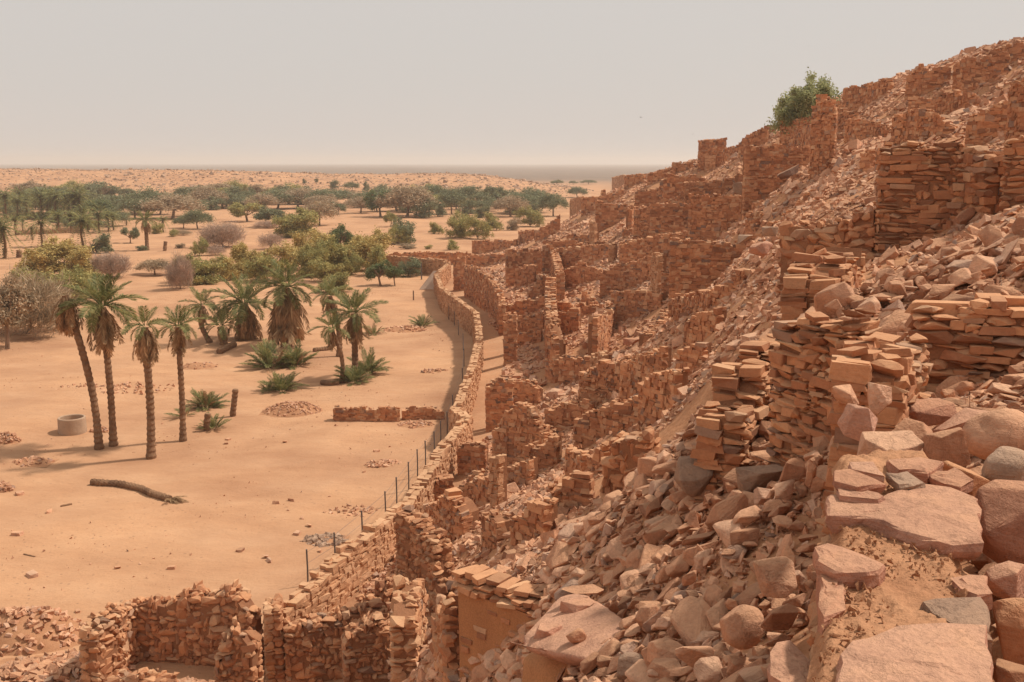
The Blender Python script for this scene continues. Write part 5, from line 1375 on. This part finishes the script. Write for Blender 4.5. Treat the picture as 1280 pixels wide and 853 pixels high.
def heap(label, px, pb, w, h, n, name='rubble_heap', s=.16, mat=None):
    x, y, z = G(px, pb); f = project(x, y, z)[2]; W_, H_ = w * f / F / 2, h * f / F
    g = np.random.default_rng(zlib.crc32(label.encode()) % 9999)
    a, r = g.uniform(0, 6.283, n), np.sqrt(g.random(n)); xx, yy = r * np.cos(a) * W_, r * np.sin(a) * min(W_ * .7, 1.6)
    d = np.stack([s * g.uniform(.6, 1.6, n), s * g.uniform(.5, 1.1, n), s * g.uniform(.3, .8, n)], -1)
    zz = H_ * np.clip(1 - r ** 1.6, 0, 1) * (.75 + .5 * vnoise(xx * 1.5 + 40, yy * 1.5 + 7, 3))
    t = tag(empty(name, (x, y, float(hz(x, y)))), label, 'rubble heap', None, 'thing')
    nn = 26; gu, gv = np.meshgrid(np.linspace(-1.05, 1.05, nn), np.linspace(-1.05, 1.05, nn), indexing='ij'); rr_ = np.hypot(gu, gv)
    mz = H_ * np.clip(1 - rr_ ** 1.6, -.1, 1) * (.7 + .45 * vnoise(gu * W_ * 1.5 + 40, gv * W_ * 1.5 + 7, 3))
    gi = np.arange(nn * nn).reshape(nn, nn)
    if H_ > .12: link('earth_mound', mesh_from('earth_mound', np.stack([gu * W_, gv * min(W_ * .7, 1.6), mz], -1).reshape(-1, 3), np.stack([gi[:-1, :-1], gi[1:, :-1], gi[1:, 1:], gi[:-1, 1:]], -1).reshape(-1, 4), M_EARTH, True), t)
    o = joined('stones', RUBF_A, g.integers(len(RUBF_A), size=n), np.stack([xx, yy, zz], -1), euler_mats(g.normal(0, .4, n), g.normal(0, .4, n), g.uniform(0, 6.28, n)) * d[:, None, :], mat or M_RUB, t)
px_wall('low dry-stone wall standing alone across the sand beside the fence', [(418, 509, 526), (455, 510, 526), (500, 510, 525)], sw=.22, sh=.11, th=.5, name='low_stone_wall', cat='wall', ragged=.1)
px_wall('lower crumbling end of the lone sand wall by the fence', [(503, 512, 525), (530, 509, 523), (556, 514, 523)], sw=.22, sh=.11, th=.5, name='low_stone_wall', cat='wall', ragged=.14)
heap('brown heap of rubble on the sand left of the lone low wall', 366, 514, 74, 12, 420, s=.11)
heap('spill of pale stones at the foot of the lone low wall', 520, 531, 46, 3, 90, 'stone_scatter')
heap('scatter of stones near the ground palms and the fence', 545, 466, 40, 2, 50, 'stone_scatter')
heap('patch of pale stones on open sand beside the fence', 480, 580, 46, 2, 90, 'stone_scatter')
heap('patch of grey stones by the lowest fence posts', 405, 676, 56, 4, 130, 'stone_scatter', .18, M_GREY)
heap('thin spread of stones above the lowest fence posts', 440, 640, 70, 1, 60, 'stone_scatter', .14)
heap('row of dark stones along the sand behind the small palm', 505, 412, 60, 5, 70, 'stone_scatter', .3)
heap('line of pebbly stones crossing the sand behind the front palms', 150, 486, 170, 1, 120, 'stone_scatter', .16)
heap('dark broken heap at the left edge of the sand', 8, 552, 34, 12, 120)
heap('small dark heap beside the well ring', 124, 537, 24, 6, 50)
heap('low dark hollow rim left of the palms', 40, 578, 50, 6, 60)
heap('half-buried stony heap at the far left below the well', 4, 612, 24, 12, 70)
heap('small brown heap right of the front palms', 250, 456, 46, 5, 40)
heap('stony earth mound at the lower left corner', 30, 792, 150, 34, 260, 'rubble_heap', .2)
heap('band of grey and brown stones along the bottom left edge', 70, 850, 190, 20, 330, 'rubble_heap', .26)
heap('stones fallen inside the roofless house', 240, 872, 90, 20, 160, 'rubble_heap', .2)
SANDM = [('the fallen palm trunk', 170, 612), ('the thick-trunked nearest palm', 189, 572), ('the cut palm stump', 262, 532), ('the lone low sand wall', 485, 516), ('the patch of grey stones', 405, 676), ('the thin stick', 37, 695), ('the roofless house', 240, 745), ('the short stick', 83, 630), ('the brown rubble heap', 366, 508)]
# single stones strewn on the sand
g = np.random.default_rng(5)
for k, (px_, py_) in enumerate([(22,669),(147,711),(215,711),(240,696),(332,697),(335,702),(345,632),(380,650),(386,660),(412,620),(364,627),(470,565),(355,553),(285,548),(283,553),(455,590),(300,690),(400,690),(372,668),(360,640),(97,764),(40,720),(62,640),(25,617)]):
    x, y, z = G(px_, py_); s_ = g.uniform(.12, .3)
    o = tag(link('sand_stone', RUBF[g.integers(len(RUBF))]), 'small loose stone on the sand ' + near_words(px_, py_, SANDM), 'stone', 'single stones on the open sand', 'thing')
    o.matrix_world = Matrix.Translation((x, y, float(hz(x, y)) + s_ * .15)) @ Matrix.Rotation(g.uniform(0, 6), 4, 'Z') @ Matrix.Diagonal((s_ * 1.3, s_, s_ * .6, 1))

n = 15000
qx, qy = g.uniform(-40, -2.5, n), g.uniform(22, 120, n); m_ = fbm(qx / 5, qy / 7, 3, 95) + .5 * fbm(qx / 20, qy / 20, 2, 96)
ok = (m_ > .12) & (hz(qx, qy) < .5); qx, qy = qx[ok], qy[ok]; n = len(qx)
qd = stone_dims(np.clip(np.exp(g.normal(-3.0, .5, n)), .02, .16)); qc = np.stack([qx, qy, hz(qx, qy) + qd[:, 2] * .2], -1)
pb_ = joined('pebbles', TINY, g.integers(len(TINY), size=n), qc, euler_mats(g.uniform(0, 6, n), g.uniform(0, 6, n), g.uniform(0, 6, n)) * qd[:, None, :], M_RUB); tag(pb_, 'pebbles and stone chips strewn over the sand', 'pebbles')

# wire fence on thin posts along the town wall
M_STEEL, _q, _l, _b = new_mat('grey_painted_steel'); _b.inputs['Base Color'].default_value = (0.16, 0.13, 0.115, 1); _b.inputs['Roughness'].default_value = .6; _b.inputs['Metallic'].default_value = .4
posts = [(385, 733), (419, 708), (453, 678), (482, 652), (496, 633), (511, 615), (522, 600), (532, 590), (543, 578), (551, 561), (559, 544), (566, 521), (578, 490), (580, 463), (579, 440), (573, 423), (568, 410), (561, 400), (556, 390), (550, 378), (545, 366)]
fx, fy, fz = G(*posts[6])
fence = tag(empty('wire_fence', (fx, fy, fz)), 'wire fence on thin grey posts following the town wall', 'fence', None, 'thing')
tops = []
for a, b in posts:
    x, y, z = G(a, b); z = float(hz(x, y)); bm = bmesh.new()
    tube(bm, [Vector((0, 0, -.2)), Vector((.01, 0, .6)), Vector((0, 0, 1.25))], [.03, .03, .03], 6)
    link('post', bm_mesh('post', bm, M_STEEL), fence, (x - fx, y - fy, z - fz)); tops.append(Vector((x - fx, y - fy, z - fz)))
for h in (.35, .75, 1.15):
    bm = bmesh.new(); tube(bm, [p + Vector((0, 0, h)) for p in tops], [.006] * len(tops), 4)
    link('wire', bm_mesh('wire', bm, M_STEEL), fence)
x, y, z = G(535, 361); bm = bmesh.new()
vs = [bm.verts.new(v) for v in ((-1.0, 0, -.1), (.9, .2, -.1), (.9, .9, 1.9), (.55, .8, 1.9), (-1.0, .06, -.1), (.9, .26, -.1), (.9, .96, 1.9), (.55, .86, 1.9))]
for f_ in ((0, 1, 2, 3), (7, 6, 5, 4), (0, 4, 5, 1), (1, 5, 6, 2), (2, 6, 7, 3), (3, 7, 4, 0)): bm.faces.new([vs[i] for i in f_])
o = tag(link('leaning_sheet', bm_mesh('leaning_sheet', bm, mud_mat('pale_sheet', (0.62, 0.47, 0.36), (0.55, 0.41, 0.31)))), 'pale leaning sheet at the bend of the town wall', 'sheet', None, 'thing'); o.location = (x, y, z)
bm = bmesh.new(); x, y, z = G(527, 350); tube(bm, [Vector((0, 0, -.2)), Vector((0, 0, 2.0))], [.09, .08], 6)
o = tag(link('grey_post', bm_mesh('grey_post', bm, M_STEEL)), 'stout grey post beside the pale leaning sheet', 'post', None, 'thing'); o.location = (x, y, z)
bm = bmesh.new(); x, y, z = G(517, 378); tube(bm, [Vector((0, 0, -.2)), Vector((0, 0, 1.2))], [.08, .07], 6)
o = tag(link('wooden_post', bm_mesh('wooden_post', bm, M_WOOD)), 'short lone post on the sand before the boundary wall', 'post', None, 'thing'); o.location = (x, y, z)
# brush fence in front of the far grove
A_, B_ = Vector(G(20, 294)), Vector(G(104, 291)); L_ = (B_ - A_).length
n = 900; tt = g.random(n); base_ = np.array(A_)[None] + tt[:, None] * np.array(B_ - A_)[None]
dv = np.stack([g.normal(0, .12, n), g.normal(0, .08, n), np.ones(n) * g.uniform(.9, 1.5, n)], -1)
V_ = np.stack([base_, base_ + [.05, 0, 0], base_ + dv], 1) - np.array(A_)
bf_ = tag(link('brush_fence', mesh_from('brush_fence', V_.reshape(-1, 3), np.arange(n * 3).reshape(-1, 3), M_DEAD)), 'low brush fence of dry palm stalks before the far grove', 'fence', None, 'thing'); bf_.location = A_

# stones on the far ridge
n = 14000
rx, ry = g.uniform(-330, 60, n), g.uniform(392, 600, n); ok = (height_at(rx, ry) > 1.2) & (fbm(rx / 22, ry / 22, 3, 91) > -.18); rx, ry = rx[ok], ry[ok]; n = len(rx)
rd = stone_dims(np.clip(np.exp(g.normal(-.55, .5, n)), .25, 2.2)); rc = np.stack([rx, ry, height_at(rx, ry) + rd[:, 2] * .15], -1)
rs = joined('ridge_stones', RUBF_A, g.integers(len(RUBF_A), size=n), rc, euler_mats(g.normal(0, .3, n), g.normal(0, .3, n), g.uniform(0, 6.28, n)) * rd[:, None, :], M_GREY); tag(rs, 'dark stones strewn over the far sandy ridge', 'stones')

# birds
M_BIRD, _q, _l, _b = new_mat('dark_feathers'); _b.inputs['Base Color'].default_value = (0.05, 0.045, 0.04, 1)
def bird(label, px, py, Y, span, rz, roll):
    x, y, z = P(px, py, Y); bm = bmesh.new()
    tube(bm, [Vector((0, -.2, 0)), Vector((0, -.12, 0)), Vector((0, .02, 0)), Vector((0, .16, 0)), Vector((0, .26, .01))], [.015, .05, .06, .035, .012], 6)
    for s in (-1, 1):
        up = [(.02 * s, .07, .02), (.22 * s, .10, .09), (.5 * s, -.02, .05), (.22 * s, -.05, .08), (.02 * s, -.08, .02)]
        a = [bm.verts.new(v) for v in up]; b = [bm.verts.new((v[0], v[1], v[2] - .012)) for v in up]
        bm.faces.new(a); bm.faces.new(list(reversed(b)))
        for i in range(5): bm.faces.new((a[i], b[i], b[(i + 1) % 5], a[(i + 1) % 5]))
    t = [bm.verts.new(v) for v in ((.02, -.18, 0), (.07, -.36, 0), (-.07, -.36, 0), (-.02, -.18, 0))]; bm.faces.new(t)
    o = tag(link('bird', bm_mesh('bird', bm, M_BIRD)), label, 'bird', None, 'thing'); o.location = (x, y, z); o.scale = (span,) * 3; o.rotation_euler = (0, roll, rz)
bird('small dark bird gliding over the plain, the lowest but one', 801, 147, 190, 1.0, .5, .1)
bird('tiny dark bird just above the square tower', 866, 168, 230, .6, 1.2, -.2)
bird('tiny bird high above the skyline desert tree', 1011, 58, 210, .7, -.6, .3)

# ------------------------------------------------------------------ dust haze in the air
bm = bmesh.new(); bmesh.ops.create_cube(bm, size=1.0)
hm = bpy.data.materials.new('dust_haze'); hm.use_nodes = True; hn, hl = hm.node_tree.nodes, hm.node_tree.links
hn.remove(hn['Principled BSDF']); pv = hn.new('ShaderNodeVolumePrincipled')
pv.inputs['Color'].default_value = (0.95, 0.885, 0.82, 1); pv.inputs['Density'].default_value = 0.00030; pv.inputs['Anisotropy'].default_value = 0.2
hl.new(pv.outputs[0], hn['Material Output'].inputs['Volume'])
hz_o = tag(link('haze', bm_mesh('haze', bm, hm)), kind='stuff')
hz_o.scale = (19000, 13000, 54); hz_o.location = (0, 3300, 54 / 2 - 6)
